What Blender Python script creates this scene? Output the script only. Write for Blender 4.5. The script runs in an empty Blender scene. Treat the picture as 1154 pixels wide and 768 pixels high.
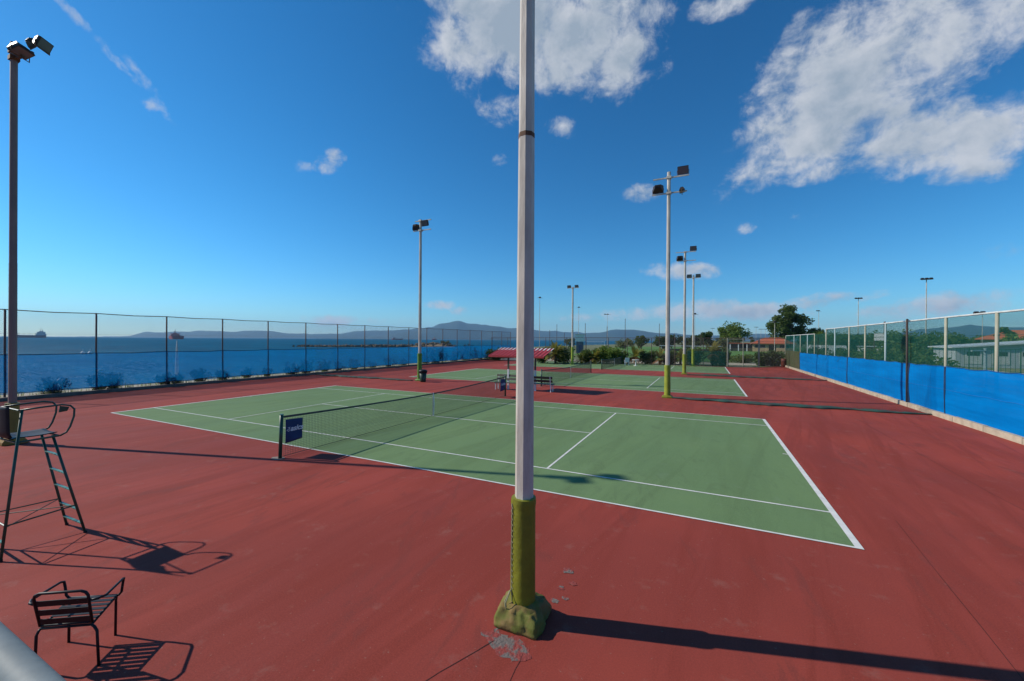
import bpy, bmesh, math, random
from mathutils import Vector, Matrix, Euler, noise as mn
R=math.radians
rnd=random.Random(7)
sc=bpy.context.scene
# ------------------------------------------------------------------ camera (world = the near court: x along it, y across it)
CAM=Vector((21.638,-7.590,3.0659)); F=453.1; PITCH=-0.0021; ROLL=0.0067; YAW=R(25.703)
def cam_axes():
    f=Vector((-math.sin(YAW)*math.cos(PITCH),math.cos(YAW)*math.cos(PITCH),math.sin(PITCH)))
    r=Vector((math.cos(YAW),math.sin(YAW),0)); u=r.cross(f)
    return r*math.cos(ROLL)+u*math.sin(ROLL), -r*math.sin(ROLL)+u*math.cos(ROLL), f
AR,AU,AF=cam_axes()
cd=bpy.data.cameras.new('camera'); cam=bpy.data.objects.new('camera',cd); sc.collection.objects.link(cam)
m=Matrix((AR,AU,-AF)).transposed().to_4x4(); m.translation=CAM; cam.matrix_world=m
cd.sensor_width=36; cd.lens=F/1154*36; cd.clip_start=0.05; cd.clip_end=60000
sc.camera=cam
def ray(px,py): return AF+AR*((px-577)/F)-AU*((py-384)/F)
def at(px,D,z=0.0):
    "a place on the map: picture column px, D metres away"
    d=ray(px,382); return Vector((CAM.x+d.x*D,CAM.y+d.y*D,z))
# ------------------------------------------------------------------ light
SUN_EL=R(35.5); SHADOW_AZ=R(16.3)
sd=Vector((-math.cos(SHADOW_AZ)*math.cos(SUN_EL),-math.sin(SHADOW_AZ)*math.cos(SUN_EL),math.sin(SUN_EL)))
sl=bpy.data.lights.new('sun','SUN'); sl.energy=4.9; sl.angle=R(0.53); sl.color=(1.0,0.93,0.82)
so=bpy.data.objects.new('sun',sl); sc.collection.objects.link(so); so.rotation_euler=sd.to_track_quat('Z','Y').to_euler()
sc.view_settings.view_transform='Standard'; sc.view_settings.look='None'; sc.view_settings.gamma=1; sc.view_settings.use_curve_mapping=False
sc.view_settings.exposure=0.0
sc.cycles.use_denoising=True
sc.cycles.max_bounces=8; sc.cycles.transparent_max_bounces=40; sc.cycles.volume_bounces=0
w=bpy.data.worlds.new('World'); sc.world=w; w.use_nodes=True
nt=w.node_tree; N=nt.nodes; L=nt.links; N.clear()
def nd(t,**k):
    n=N.new(t)
    for a,b in k.items(): setattr(n,a,b)
    return n
def inp(n,i,v):
    if hasattr(v,'is_output') or isinstance(v,bpy.types.NodeSocket): L.new(v,n.inputs[i])
    else: n.inputs[i].default_value=v
def mth(op,a,b=0.0,c=0.0,clamp=False):
    n=nd('ShaderNodeMath',operation=op); n.use_clamp=clamp; inp(n,0,a); inp(n,1,b)
    if op in('MULTIPLY_ADD','SMOOTH_MIN','SMOOTH_MAX'): inp(n,2,c)
    return n.outputs[0]
def vdot(a,b): n=nd('ShaderNodeVectorMath',operation='DOT_PRODUCT'); inp(n,0,a); inp(n,1,b); return n.outputs['Value']
def maprange(v,a,b,c,d,smooth=True):
    n=nd('ShaderNodeMapRange'); n.interpolation_type='SMOOTHSTEP' if smooth else 'LINEAR'
    for i,x in enumerate((v,a,b,c,d)): inp(n,i,x)
    return n.outputs[0]
sky=nd('ShaderNodeTexSky',sky_type='NISHITA'); sky.sun_disc=False; sky.sun_elevation=SUN_EL
sky.sun_rotation=math.atan2(sd.x,sd.y)%(2*math.pi); sky.altitude=0; sky.air_density=1.0; sky.dust_density=0.15; sky.ozone_density=5.0
K0=0.085
s1=nd('ShaderNodeVectorMath',operation='SCALE'); L.new(sky.outputs[0],s1.inputs[0]); s1.inputs['Scale'].default_value=K0
gm=nd('ShaderNodeGamma'); L.new(s1.outputs[0],gm.inputs[0]); gm.inputs[1].default_value=1.32
s2=nd('ShaderNodeVectorMath',operation='SCALE'); L.new(gm.outputs[0],s2.inputs[0]); s2.inputs['Scale'].default_value=1.60/K0
tint=nd('ShaderNodeVectorMath',operation='MULTIPLY'); L.new(s2.outputs[0],tint.inputs[0]); tint.inputs[1].default_value=(.74,.98,1.14)
hs=nd('ShaderNodeHueSaturation'); inp(hs,'Hue',0.485); inp(hs,'Saturation',1.08); inp(hs,'Value',1.0); blu=nd('ShaderNodeVectorMath',operation='ADD'); L.new(tint.outputs[0],blu.inputs[0]); blu.inputs[1].default_value=(.08,.12,.60); L.new(blu.outputs[0],hs.inputs['Color'])
tc=nd('ShaderNodeTexCoord'); D=tc.outputs['Generated']
CL=[ # picture column, row, half width, half height, tilt, weight : where each bank of cloud stands in the sky
 (540,20,62,62,0,1.0),(590,25,70,60,0,1.0),(650,45,70,48,0,1.0),(700,68,42,32,0,.9),(628,82,34,22,0,.8),(568,125,26,18,0,.5),(735,6,30,20,0,.75),(812,3,30,15,0,.7),
 (630,145,16,9,0,.45),(905,165,80,26,22,.85),(930,125,95,50,25,1.0),(985,80,110,75,10,1.05),(1015,62,88,66,0,1.0),(1065,150,85,38,0,.9),(1115,140,55,30,0,.8),(1055,0,78,30,0,.9),(940,40,60,35,30,.6),(1148,152,22,12,0,.5),
 (960,188,60,12,0,.55),(1090,195,30,10,0,.35),
 (347,190,16,8,0,.62),(366,186,20,10,28,.68),(106,40,78,7,-42,.62),(148,74,36,7,-50,.55),(375,177,10,8,40,.6),(170,115,10,8,0,.45),(725,217,21,10,8,.65),(842,257,13,8,0,.6),(567,181,14,8,0,.7),(440,8,14,9,0,.4),
 (700,355,34,8,0,.55),(735,304,20,7,-15,.5),(785,350,52,11,0,.7),(850,352,46,10,0,.75),(770,308,26,8,0,.5),(930,341,46,10,6,.7),(975,352,60,8,0,.6),(905,353,30,7,0,.5),(1062,343,62,15,8,.95),(1102,345,34,11,0,.8),
 (495,344,16,5,0,.6),(385,361,60,5,0,.4),(520,350,10,4,0,.35),(1140,280,22,10,0,.35),(912,243,20,4,0,.1),(660,358,30,5,0,.35)]
mask=None
for px,py,sx,sy,tilt,wt in CL:
    c=ray(px,py).normalized(); k=1/ray(px,py).length
    rr=Vector((c.y,-c.x,0)).normalized(); uu=rr.cross(c).normalized()
    t=R(tilt); r2=rr*math.cos(t)+uu*math.sin(t); u2=-rr*math.sin(t)+uu*math.cos(t)
    ax=sx/F*k; ay=sy/F*k                      # angular half sizes
    x=vdot(D,tuple(r2/ax)); y=vdot(D,tuple(u2/ay))
    # distance from the middle of the bank
    e=mth('MULTIPLY_ADD',y,y,mth('MULTIPLY',x,x))
    mi=mth('MULTIPLY_ADD',e,-wt*0.75,wt)
    mask=mi if mask is None else mth('MAXIMUM',mask,mi)
mask=mth('MAXIMUM',mask,-3.0)
def cn(scale,detail,rough,dist=0.0,off=(0,0,0),stretch=(1,1,1.15)):
    mp=nd('ShaderNodeMapping'); L.new(D,mp.inputs[0]); mp.inputs['Location'].default_value=tuple(off[i]*stretch[i] for i in range(3)); mp.inputs['Scale'].default_value=stretch
    n=nd('ShaderNodeTexNoise'); L.new(mp.outputs[0],n.inputs['Vector']); inp(n,'Scale',scale); inp(n,'Detail',detail); inp(n,'Roughness',rough); inp(n,'Distortion',dist); return n.outputs['Fac']
o0=Vector((3.1,1.7,0.4)); ds=sd*0.035
n1=cn(6.5,12,0.60,0.25,tuple(o0)); n1b=cn(6.5,6,0.55,0.25,tuple(o0+ds)); n3=cn(19,8,0.66,0.3,(1,5,1)); n3b=cn(19,5,0.6,0.3,tuple(Vector((1,5,1))+ds*.45)); n2=cn(4.2,4,0.5,0.2,(7.7,0.3,2))
dens=mth('ADD',mask,mth('MULTIPLY',mth('SUBTRACT',n1,0.5),3.4))
dens=mth('ADD',dens,mth('MULTIPLY',mth('SUBTRACT',n3,0.5),2.1))
alpha=maprange(dens,-0.05,1.05,0.0,0.96)
# relief: the side of each billow that faces the sun is bright, thick middles are grey
rel=mth('ADD',mth('MULTIPLY',mth('SUBTRACT',n1,n1b),3.2),mth('MULTIPLY',mth('SUBTRACT',n3,n3b),1.6))
thick=maprange(dens,0.6,1.9,0,0.75)
lit=maprange(mth('ADD',mth('SUBTRACT',rel,thick),mth('MULTIPLY',mth('SUBTRACT',n2,0.5),1.3)),-0.62,0.30,0,1,False)
cc=nd('ShaderNodeMix',data_type='RGBA'); L.new(lit,cc.inputs[0]); cc.inputs[6].default_value=(3.9,4.8,5.9,1); cc.inputs[7].default_value=(7.0,7.4,8.1,1)
mx=nd('ShaderNodeMix',data_type='RGBA'); L.new(alpha,mx.inputs[0]); L.new(hs.outputs[0],mx.inputs[6]); L.new(cc.outputs[2],mx.inputs[7])
bg=nd('ShaderNodeBackground'); inp(bg,'Strength',0.085); L.new(mx.outputs[2],bg.inputs[0])
wo=nd('ShaderNodeOutputWorld'); L.new(bg.outputs[0],wo.inputs[0])
# ------------------------------------------------------------------ materials
MATS={}
def mat(name,col,rough=0.7,metal=0.0,col2=None,nscale=3.0,bump=0.0,bscale=20.0,spec=0.4,stretch=(1,1,1),contrast=(0.35,0.65),detail=6,obj_rand=0.0):
    if name in MATS: return MATS[name]
    m=bpy.data.materials.new(name); m.use_nodes=True; t=m.node_tree; p=t.nodes['Principled BSDF']
    p.inputs['Roughness'].default_value=rough; p.inputs['Metallic'].default_value=metal; p.inputs['Specular IOR Level'].default_value=spec
    tcn=t.nodes.new('ShaderNodeTexCoord'); mp=t.nodes.new('ShaderNodeMapping'); mp.inputs['Scale'].default_value=stretch; t.links.new(tcn.outputs['Object'],mp.inputs[0])
    last=None
    c=(*col,1); c2=(*(col2 or [x*0.8 for x in col]),1)
    n=t.nodes.new('ShaderNodeTexNoise'); n.inputs['Scale'].default_value=nscale; n.inputs['Detail'].default_value=detail; n.inputs['Roughness'].default_value=0.6; t.links.new(mp.outputs[0],n.inputs['Vector'])
    mr=t.nodes.new('ShaderNodeMapRange'); mr.inputs[1].default_value=contrast[0]; mr.inputs[2].default_value=contrast[1]; t.links.new(n.outputs['Fac'],mr.inputs[0])
    x=t.nodes.new('ShaderNodeMix'); x.data_type='RGBA'; x.inputs[6].default_value=c; x.inputs[7].default_value=c2; t.links.new(mr.outputs[0],x.inputs[0]); out=x.outputs[2]
    if obj_rand:
        oi=t.nodes.new('ShaderNodeObjectInfo'); h=t.nodes.new('ShaderNodeHueSaturation'); mm=t.nodes.new('ShaderNodeMapRange'); mm.inputs[3].default_value=1-obj_rand; mm.inputs[4].default_value=1+obj_rand
        t.links.new(oi.outputs['Random'],mm.inputs[0]); t.links.new(mm.outputs[0],h.inputs['Value']); t.links.new(out,h.inputs['Color']); out=h.outputs[0]
    t.links.new(out,p.inputs['Base Color'])
    if bump:
        b=t.nodes.new('ShaderNodeTexNoise'); b.inputs['Scale'].default_value=bscale; b.inputs['Detail'].default_value=5; t.links.new(mp.outputs[0],b.inputs['Vector'])
        bb=t.nodes.new('ShaderNodeBump'); bb.inputs['Strength'].default_value=bump; bb.inputs['Distance'].default_value=0.02; t.links.new(b.outputs['Fac'],bb.inputs['Height']); t.links.new(bb.outputs[0],p.inputs['Normal'])
    MATS[name]=m; return m
def leafmat(name,c1,c2,trans=0.5):
    if name in MATS: return MATS[name]
    m=mat(name,c1,0.55,col2=c2,nscale=1.3,contrast=(0.3,0.7),obj_rand=0.18,spec=0.3); t=m.node_tree; p=t.nodes['Principled BSDF']
    src=p.inputs['Base Color'].links[0].from_socket
    tr=t.nodes.new('ShaderNodeBsdfTranslucent'); t.links.new(src,tr.inputs[0]); ms=t.nodes.new('ShaderNodeMixShader'); ms.inputs[0].default_value=trans
    o=[x for x in t.nodes if x.type=='OUTPUT_MATERIAL'][0]; t.links.new(p.outputs[0],ms.inputs[1]); t.links.new(tr.outputs[0],ms.inputs[2]); t.links.new(ms.outputs[0],o.inputs[0]); return m
def clothmat(name,c1,c2,open_=0.2,trans=0.5,stretch=(1,1,1)):
    "woven shade netting: part of it is holes, the cloth lets light through"
    if name in MATS: return MATS[name]
    m=mat(name,c1,0.8,col2=c2,nscale=0.9,contrast=(0.3,0.7),spec=0.04,bump=0.6,bscale=3,stretch=stretch); t=m.node_tree; p=t.nodes['Principled BSDF']
    src=p.inputs['Base Color'].links[0].from_socket
    tr=t.nodes.new('ShaderNodeBsdfTranslucent'); t.links.new(src,tr.inputs[0]); ms=t.nodes.new('ShaderNodeMixShader'); ms.inputs[0].default_value=trans
    tp=t.nodes.new('ShaderNodeBsdfTransparent'); m2=t.nodes.new('ShaderNodeMixShader')
    tcn=t.nodes.new('ShaderNodeTexCoord'); mp=t.nodes.new('ShaderNodeMapping'); mp.inputs['Scale'].default_value=(0.15,0.15,7); t.links.new(tcn.outputs['Object'],mp.inputs[0])
    n=t.nodes.new('ShaderNodeTexNoise'); n.inputs['Scale'].default_value=2.2; n.inputs['Detail'].default_value=4; t.links.new(mp.outputs[0],n.inputs['Vector'])
    mr=t.nodes.new('ShaderNodeMapRange'); mr.inputs[1].default_value=.3; mr.inputs[2].default_value=.7; mr.inputs[3].default_value=max(0,open_-0.05); mr.inputs[4].default_value=open_+0.05; t.links.new(n.outputs['Fac'],mr.inputs[0]); t.links.new(mr.outputs[0],m2.inputs[0])
    o=[x for x in t.nodes if x.type=='OUTPUT_MATERIAL'][0]; t.links.new(p.outputs[0],ms.inputs[1]); t.links.new(tr.outputs[0],ms.inputs[2])
    t.links.new(ms.outputs[0],m2.inputs[1]); t.links.new(tp.outputs[0],m2.inputs[2]); t.links.new(m2.outputs[0],o.inputs[0]); return m
def courtmat(name,c1,c2,c3,dirt=0.5,streak=R(35)):
    "acrylic court paint: broad fading, long drag streaks, scuffs, specks of grit and little chips"
    m=bpy.data.materials.new(name); m.use_nodes=True; t=m.node_tree; p=t.nodes['Principled BSDF']; nn=t.nodes.new; lk=t.links.new
    tcn=nn('ShaderNodeTexCoord').outputs['Object']
    def noi(scale,stretch=(1,1,1),rot=0,detail=6,rough=.6,dist=0,loc=(0,0,0)):
        mp0=nn('ShaderNodeMapping'); mp0.inputs['Rotation'].default_value=(0,0,rot); mp0.inputs['Location'].default_value=loc; lk(tcn,mp0.inputs[0])
        mp=nn('ShaderNodeMapping'); mp.inputs['Scale'].default_value=stretch; lk(mp0.outputs[0],mp.inputs[0])
        n=nn('ShaderNodeTexNoise'); n.inputs['Scale'].default_value=scale; n.inputs['Detail'].default_value=detail; n.inputs['Roughness'].default_value=rough; n.inputs['Distortion'].default_value=dist; lk(mp.outputs[0],n.inputs['Vector']); return n.outputs['Fac']
    def rng(v,a,b,c=0,d=1):
        x=nn('ShaderNodeMapRange'); x.interpolation_type='SMOOTHSTEP'; lk(v,x.inputs[0])
        for i,q in enumerate((a,b,c,d)): x.inputs[i+1].default_value=q
        return x.outputs[0]
    def mix(f,a,b):
        x=nn('ShaderNodeMix'); x.data_type='RGBA'; lk(f,x.inputs[0])
        for i,q in ((6,a),(7,b)):
            if isinstance(q,tuple): x.inputs[i].default_value=(*q,1)
            else: lk(q,x.inputs[i])
        return x.outputs[2]
    base=mix(rng(noi(0.16,detail=5),.35,.65),c1,c2)
    dark=tuple(x*.62 for x in c1)
    base=mix(rng(noi(1.0,(0.13,1.3,1),streak,7,.62,.5),.45,.65,0,.75*dirt),base,dark)
    base=mix(rng(noi(1.0,(0.10,2.8,1),streak+.16,7,.62,.7,(9,4,0)),.50,.66,0,.75*dirt),base,dark)
    base=mix(rng(noi(1.3,(0.35,1.3,1),streak-.25,7,.65,1.2,(3,8,0)),.55,.67,0,.8*dirt),base,tuple(x*.5+.012 for x in c1))
    base=mix(rng(noi(2.3,detail=8,rough=.7,loc=(5,2,0)),.56,.70,0,.32*dirt),base,c3)
    base=mix(rng(noi(60,detail=5,rough=.8),.35,.70,0,.45),base,tuple(x*1.35 for x in c1))
    base=mix(rng(noi(19,detail=3,rough=.7),.665,.70,0,.6*dirt),base,c3)
    lk(base,p.inputs['Base Color'])
    rg=rng(noi(.8,(.3,1.2,1),streak),.3,.7,.66,.80); lk(rg,p.inputs['Roughness']); p.inputs['Specular IOR Level'].default_value=.10
    b=nn('ShaderNodeBump'); b.inputs['Strength'].default_value=.35; b.inputs['Distance'].default_value=.004; lk(noi(160,detail=4),b.inputs['Height']); lk(b.outputs[0],p.inputs['Normal'])
    return m
M_red=courtmat('red_court_paint',(.295,.053,.036),(.205,.041,.031),(.27,.15,.12),1.0,R(92))
M_green=courtmat('green_court_paint',(.140,.216,.092),(.116,.188,.084),(.20,.26,.19),.5,R(92))
M_line=mat('white_line_paint',(.70,.68,.63),.6,col2=(.50,.50,.46),nscale=4,contrast=(.4,.75))
M_conc=mat('concrete',(.42,.38,.31),.85,col2=(.30,.27,.22),nscale=5,bump=.4,bscale=40)
M_galv=mat('galvanised_pole',(.58,.53,.45),.6,0.05,(.36,.32,.27),4.5,.15,30,stretch=(1,1,.25))
M_galvd=mat('shaded_brown_pole',(.26,.18,.15),.6,0.1,(.15,.115,.105),2.5,.15,30,stretch=(1,1,.25))  # shade on the left pole's near side is put into this darker brown
M_olive=mat('olive_padding',(.20,.20,.017),.55,0,(.145,.145,.014),5,.5,9,spec=.3)
M_yell=mat('yellow_green_padding',(.30,.34,.03),.55,0,(.22,.26,.02),3,.3,9)
M_lime=mat('lime_padding',(.12,.26,.02),.55,0,(.09,.2,.02),3,.3,9)
M_tarp=mat('brown_olive_canvas',(.185,.12,.035),.8,0,(.12,.125,.018),6,.5,14,contrast=(.42,.58))
M_foot=mat('mustard_canvas',(.34,.18,.02),.75,0,(.25,.13,.02),5,.5,10)
M_dark=mat('dark_lamp_housing',(.030,.024,.020),.5,.3,(.05,.035,.025),6)
M_rust=mat('rusty_bracket',(.17,.085,.035),.75,.2,(.10,.05,.03),9)
M_glass=mat('lamp_glass',(.13,.14,.15),.12,0,(.10,.11,.12),2,spec=.6)
M_greenm=mat('dark_green_paint',(.008,.075,.045),.42,0,(.012,.05,.035),14,spec=.5)
M_greenl=mat('worn_green_rung',(.10,.26,.20),.4,0,(.03,.13,.09),14)
M_black=mat('black_plastic',(.010,.010,.012),.5,0,(.016,.016,.018),12,spec=.25)
M_blackm=mat('black_painted_steel',(.006,.006,.007),.5,0,(.010,.010,.011),15,spec=.3)
M_netc=mat('dark_net_cord',(.030,.045,.036),.8)
M_nband=mat('grey_net_band',(.07,.085,.08),.8,0,(.045,.06,.055),5)
M_white=mat('white_paint',(.74,.74,.72),.5,0,(.62,.62,.60),6)
M_navy=mat('navy_banner_cloth',(.006,.028,.125),.6,0,(.005,.020,.09),3)
M_wood=mat('dark_green_slats',(.028,.034,.026),.5,0,(.045,.045,.03),8)
M_brownslat=mat('sunlit_brown_slats',(.085,.085,.055),.6,0,(.06,.06,.04),8)  # sunlight on the left bench put into this lighter tone; shelter timber shares it
M_redroof=mat('red_roof_sheet',(.42,.03,.03),.5,0,(.27,.03,.03),4)
M_wire=mat('fence_wire',(.22,.20,.18),.5,.3,(.12,.11,.10),8)
M_fpost=mat('rusty_fence_post',(.135,.085,.07),.7,.1,(.08,.055,.05),4,stretch=(1,1,.5))
M_cream=mat('cream_fence_post',(.36,.35,.26),.6,0,(.27,.26,.2),3,stretch=(1,1,.6))
M_paleblue=mat('pale_grey_post',(.28,.36,.36),.5,0,(.28,.36,.38),5)
M_gnet=mat('green_netting',(.006,.13,.095),.7,0,(.01,.13,.09),3)
M_rail=mat('white_top_rail',(.66,.68,.64),.5,0,(.48,.5,.47),3)
M_sand=mat('sand',(.42,.36,.27),.95,0,(.30,.27,.20),1.2,.4,15)
M_bark=mat('bark',(.10,.075,.05),.9,0,(.06,.045,.03),6,.6,12)
M_rock=mat('breakwater_rock',(.20,.145,.09),.95,0,(.11,.085,.06),.6,.6,3)
M_patch2=mat('worn_concrete',(.25,.20,.16),.9,0,(.18,.10,.09),8)
M_hand=mat('painted_handrail',(.24,.27,.265),.62,0,(.19,.215,.21),9,.05,60,spec=.25)
# ------------------------------------------------------------------ mesh helpers
class MB:
    def __init__(s): s.v=[]; s.f=[]; s.m=[]
    def add(s,vs,fs,mi=0):
        b=len(s.v); s.v+= [tuple(v) for v in vs]; s.f+=[tuple(b+i for i in f) for f in fs]; s.m+=[mi]*len(fs)
    def box(s,c,d,rot=None,mi=0,top=None):
        c=Vector(c); x,y,z=d[0]/2,d[1]/2,d[2]/2; tx,ty=(top if top else (1,1))
        vs=[Vector((-x,-y,-z)),Vector((x,-y,-z)),Vector((x,y,-z)),Vector((-x,y,-z)),Vector((-x*tx,-y*ty,z)),Vector((x*tx,-y*ty,z)),Vector((x*tx,y*ty,z)),Vector((-x*tx,y*ty,z))]
        if rot is not None: vs=[rot@v for v in vs]
        s.add([c+v for v in vs],[(0,3,2,1),(4,5,6,7),(0,1,5,4),(1,2,6,5),(2,3,7,6),(3,0,4,7)],mi)
    def tube(s,pts,r,n=8,mi=0,cap=True,r1=None,twist=0.0):
        pts=[Vector(p) for p in pts]; rings=[]; K=len(pts); up=None
        for i,p in enumerate(pts):
            t=(pts[min(i+1,K-1)]-pts[max(i-1,0)]).normalized()
            if up is None:
                up=Vector((0,0,1)) if abs(t.z)<.9 else Vector((1,0,0))
            a=(up-t*up.dot(t)).normalized(); b=t.cross(a); up=a
            q=r if r1 is None else r+(r1-r)*i/(K-1)
            if isinstance(r,(list,tuple)): q=r[i]
            rings.append([p+(a*math.cos(twist+2*math.pi*j/n)+b*math.sin(twist+2*math.pi*j/n))*q for j in range(n)])
        vs=[v for rg in rings for v in rg]; fs=[]
        for i in range(K-1):
            for j in range(n):
                k=(j+1)%n; fs.append((i*n+j,i*n+k,(i+1)*n+k,(i+1)*n+j))
        if cap: fs.append(tuple(reversed(range(n)))); fs.append(tuple((K-1)*n+j for j in range(n)))
        s.add(vs,fs,mi)
    def bar(s,a,b,w,h,mi=0,up=(0,0,1)):
        a=Vector(a);b=Vector(b);t=(b-a).normalized(); u=Vector(up)
        if abs(t.dot(u))>.98: u=Vector((1,0,0))
        x=t.cross(u).normalized()*w/2; y=x.cross(t).normalized()*h/2
        s.add([a-x-y,a+x-y,a+x+y,a-x+y,b-x-y,b+x-y,b+x+y,b-x+y],[(0,3,2,1),(4,5,6,7),(0,1,5,4),(1,2,6,5),(2,3,7,6),(3,0,4,7)],mi)
    def wire(s,a,b,r):
        a=Vector(a);b=Vector(b);t=(b-a).normalized(); u=Vector((0,0,1)) if abs(t.z)<.9 else Vector((1,0,0))
        x=t.cross(u).normalized(); y=x.cross(t)
        o=[x*r,(-x*.5+y*.87)*r,(-x*.5-y*.87)*r]
        s.add([a+q for q in o]+[b+q for q in o],[(0,1,4,3),(1,2,5,4),(2,0,3,5)])
    def build(s,name,ms,parent=None,loc=None,smooth=False,**tags):
        me=bpy.data.meshes.new(name); me.from_pydata(s.v,[],s.f)
        for x in (ms if isinstance(ms,(list,tuple)) else [ms]): me.materials.append(x)
        me.polygons.foreach_set('material_index',s.m)
        if smooth: me.polygons.foreach_set('use_smooth',[True]*len(s.f))
        me.update(); o=bpy.data.objects.new(name,me); sc.collection.objects.link(o)
        if parent is not None: o.parent=parent
        if loc is not None: o.location=loc
        for k,x in tags.items(): o[k]=x
        return o
def empty(name,loc,label,cat,group=None,rz=0):
    o=bpy.data.objects.new(name,None); sc.collection.objects.link(o); o.location=loc; o.rotation_euler=(0,0,rz); o.empty_display_size=.3
    o['label']=label; o['category']=cat
    if group: o['group']=group
    return o
def tag(o,label,cat,group=None):
    o['label']=label; o['category']=cat
    if group: o['group']=group
    return o
def copy_tree(o,parent=None,label=None,loc=None):
    c=o.copy(); sc.collection.objects.link(c); c.parent=parent
    if label: c['label']=label
    if loc is not None: c.location=loc
    for ch in list(o.children): copy_tree(ch,c)
    return c
def sheet(name,pts,z,mt,kind='structure'):
    mb=MB(); mb.add([(x,y,z) for x,y in pts],[tuple(range(len(pts)))]); o=mb.build(name,mt)
    if kind: o['kind']=kind
    return o
def grid_sheet(name,fn,nu,nv,mt,parent=None,smooth=True):
    mb=MB(); vs=[fn(i/nu,j/nv) for j in range(nv+1) for i in range(nu+1)]
    mb.add(vs,[(j*(nu+1)+i,j*(nu+1)+i+1,(j+1)*(nu+1)+i+1,(j+1)*(nu+1)+i) for j in range(nv) for i in range(nu)]); return mb.build(name,mt,parent,smooth=smooth)
def nz(x,y=0,z=0): return mn.noise(Vector((x,y,z)))
# ------------------------------------------------------------------ GROUND, SEA, HILLS
SEA=-2.6
# coast, walked from behind the camera on the left, round the bay to the far right
coast=[(-16,-400),(-15,-60),(-14.5,-10),(-14,10),(-14.5,30),(-16,50),(-22,75)]
for px,Dm in ((548,140),(600,190),(640,240),(690,330),(735,560),(770,1500),(800,5200)):
    p=at(px,Dm); coast.append((p.x,p.y))
inner=[(x+4.0 if i<7 else x+5,y) for i,(x,y) in enumerate(coast)]
M_land=mat('dry_grassy_ground',(.17,.16,.075),.95,0,(.10,.14,.04),.12,.3,8,contrast=(.4,.6))
M_beach=M_sand
far=[(9000,5200),(9000,-400)]
mb=MB()
ip=[(x,y,-.03) for x,y in inner]+[(x,y,-.03) for x,y in far]
mb.add(ip,[tuple(reversed(range(len(ip))))]); g=mb.build('ground',M_land); g['kind']='structure'
# pull it out as triangles so the concave coast fills cleanly
bm=bmesh.new(); bm.from_mesh(g.data); bmesh.ops.triangulate(bm,faces=bm.faces[:],ngon_method='EAR_CLIP'); bmesh.ops.recalc_face_normals(bm,faces=bm.faces[:]); bm.to_mesh(g.data); bm.free()
mb=MB()
for i in range(len(coast)-1):
    a,b=inner[i],inner[i+1]; c,d=coast[i+1],coast[i]
    mb.add([(a[0],a[1],-.03),(b[0],b[1],-.03),(c[0],c[1],SEA-.3),(d[0],d[1],SEA-.3)],[(0,3,2,1)])
b=mb.build('beach',M_beach); b['kind']='structure'
# sea
ms=bpy.data.materials.new('sea_water'); ms.use_nodes=True; t=ms.node_tree; p=t.nodes['Principled BSDF']; p.inputs['Roughness'].default_value=.45; p.inputs['Specular IOR Level'].default_value=.08
tcn=t.nodes.new('ShaderNodeTexCoord')
def sn(scale,sx,rot=.5,detail=5):
    mp=t.nodes.new('ShaderNodeMapping'); mp.inputs['Scale'].default_value=(1,sx,1); mp.inputs['Rotation'].default_value=(0,0,rot); t.links.new(tcn.outputs['Object'],mp.inputs[0])
    n=t.nodes.new('ShaderNodeTexNoise'); n.inputs['Scale'].default_value=scale; n.inputs['Detail'].default_value=detail; n.inputs['Roughness'].default_value=.65; t.links.new(mp.outputs[0],n.inputs[0]); return n.outputs['Fac']
r1=t.nodes.new('ShaderNodeMapRange'); r1.inputs[1].default_value=.38; r1.inputs[2].default_value=.66; t.links.new(sn(.02,3),r1.inputs[0])
x1=t.nodes.new('ShaderNodeMix'); x1.data_type='RGBA'; x1.inputs[6].default_value=(.0,.072,.145,1); x1.inputs[7].default_value=(.0,.120,.215,1); t.links.new(r1.outputs[0],x1.inputs[0])
r2=t.nodes.new('ShaderNodeMapRange'); r2.inputs[1].default_value=.71; r2.inputs[2].default_value=.78; r2.inputs[4].default_value=.6; t.links.new(sn(.16,3.5,.5,8),r2.inputs[0])
x2=t.nodes.new('ShaderNodeMix'); x2.data_type='RGBA'; x2.inputs[7].default_value=(.55,.62,.66,1); t.links.new(r2.outputs[0],x2.inputs[0]); t.links.new(x1.outputs[2],x2.inputs[6]); t.links.new(x2.outputs[2],p.inputs['Base Color'])
df=t.nodes.new('ShaderNodeBsdfDiffuse'); gl=t.nodes.new('ShaderNodeBsdfGlossy'); gl.inputs['Roughness'].default_value=.35; mxs=t.nodes.new('ShaderNodeMixShader'); mxs.inputs[0].default_value=.05
t.links.new(x2.outputs[2],df.inputs[0]); t.links.new(df.outputs[0],mxs.inputs[1]); t.links.new(gl.outputs[0],mxs.inputs[2]); t.links.new(mxs.outputs[0],[q for q in t.nodes if q.type=='OUTPUT_MATERIAL'][0].inputs[0])
bb=t.nodes.new('ShaderNodeBump'); bb.inputs['Strength'].default_value=.9; bb.inputs['Distance'].default_value=1.2; t.links.new(sn(.25,2.2,.5,7),bb.inputs['Height']); t.links.new(bb.outputs[0],df.inputs['Normal']); t.links.new(bb.outputs[0],gl.inputs['Normal'])
mb=MB(); S=11500; mb.add([(-S,-S,SEA),(S,-S,SEA),(S,S,SEA),(-S,S,SEA)],[(0,1,2,3)]); o=mb.build('sea',ms); o['kind']='structure'
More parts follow.
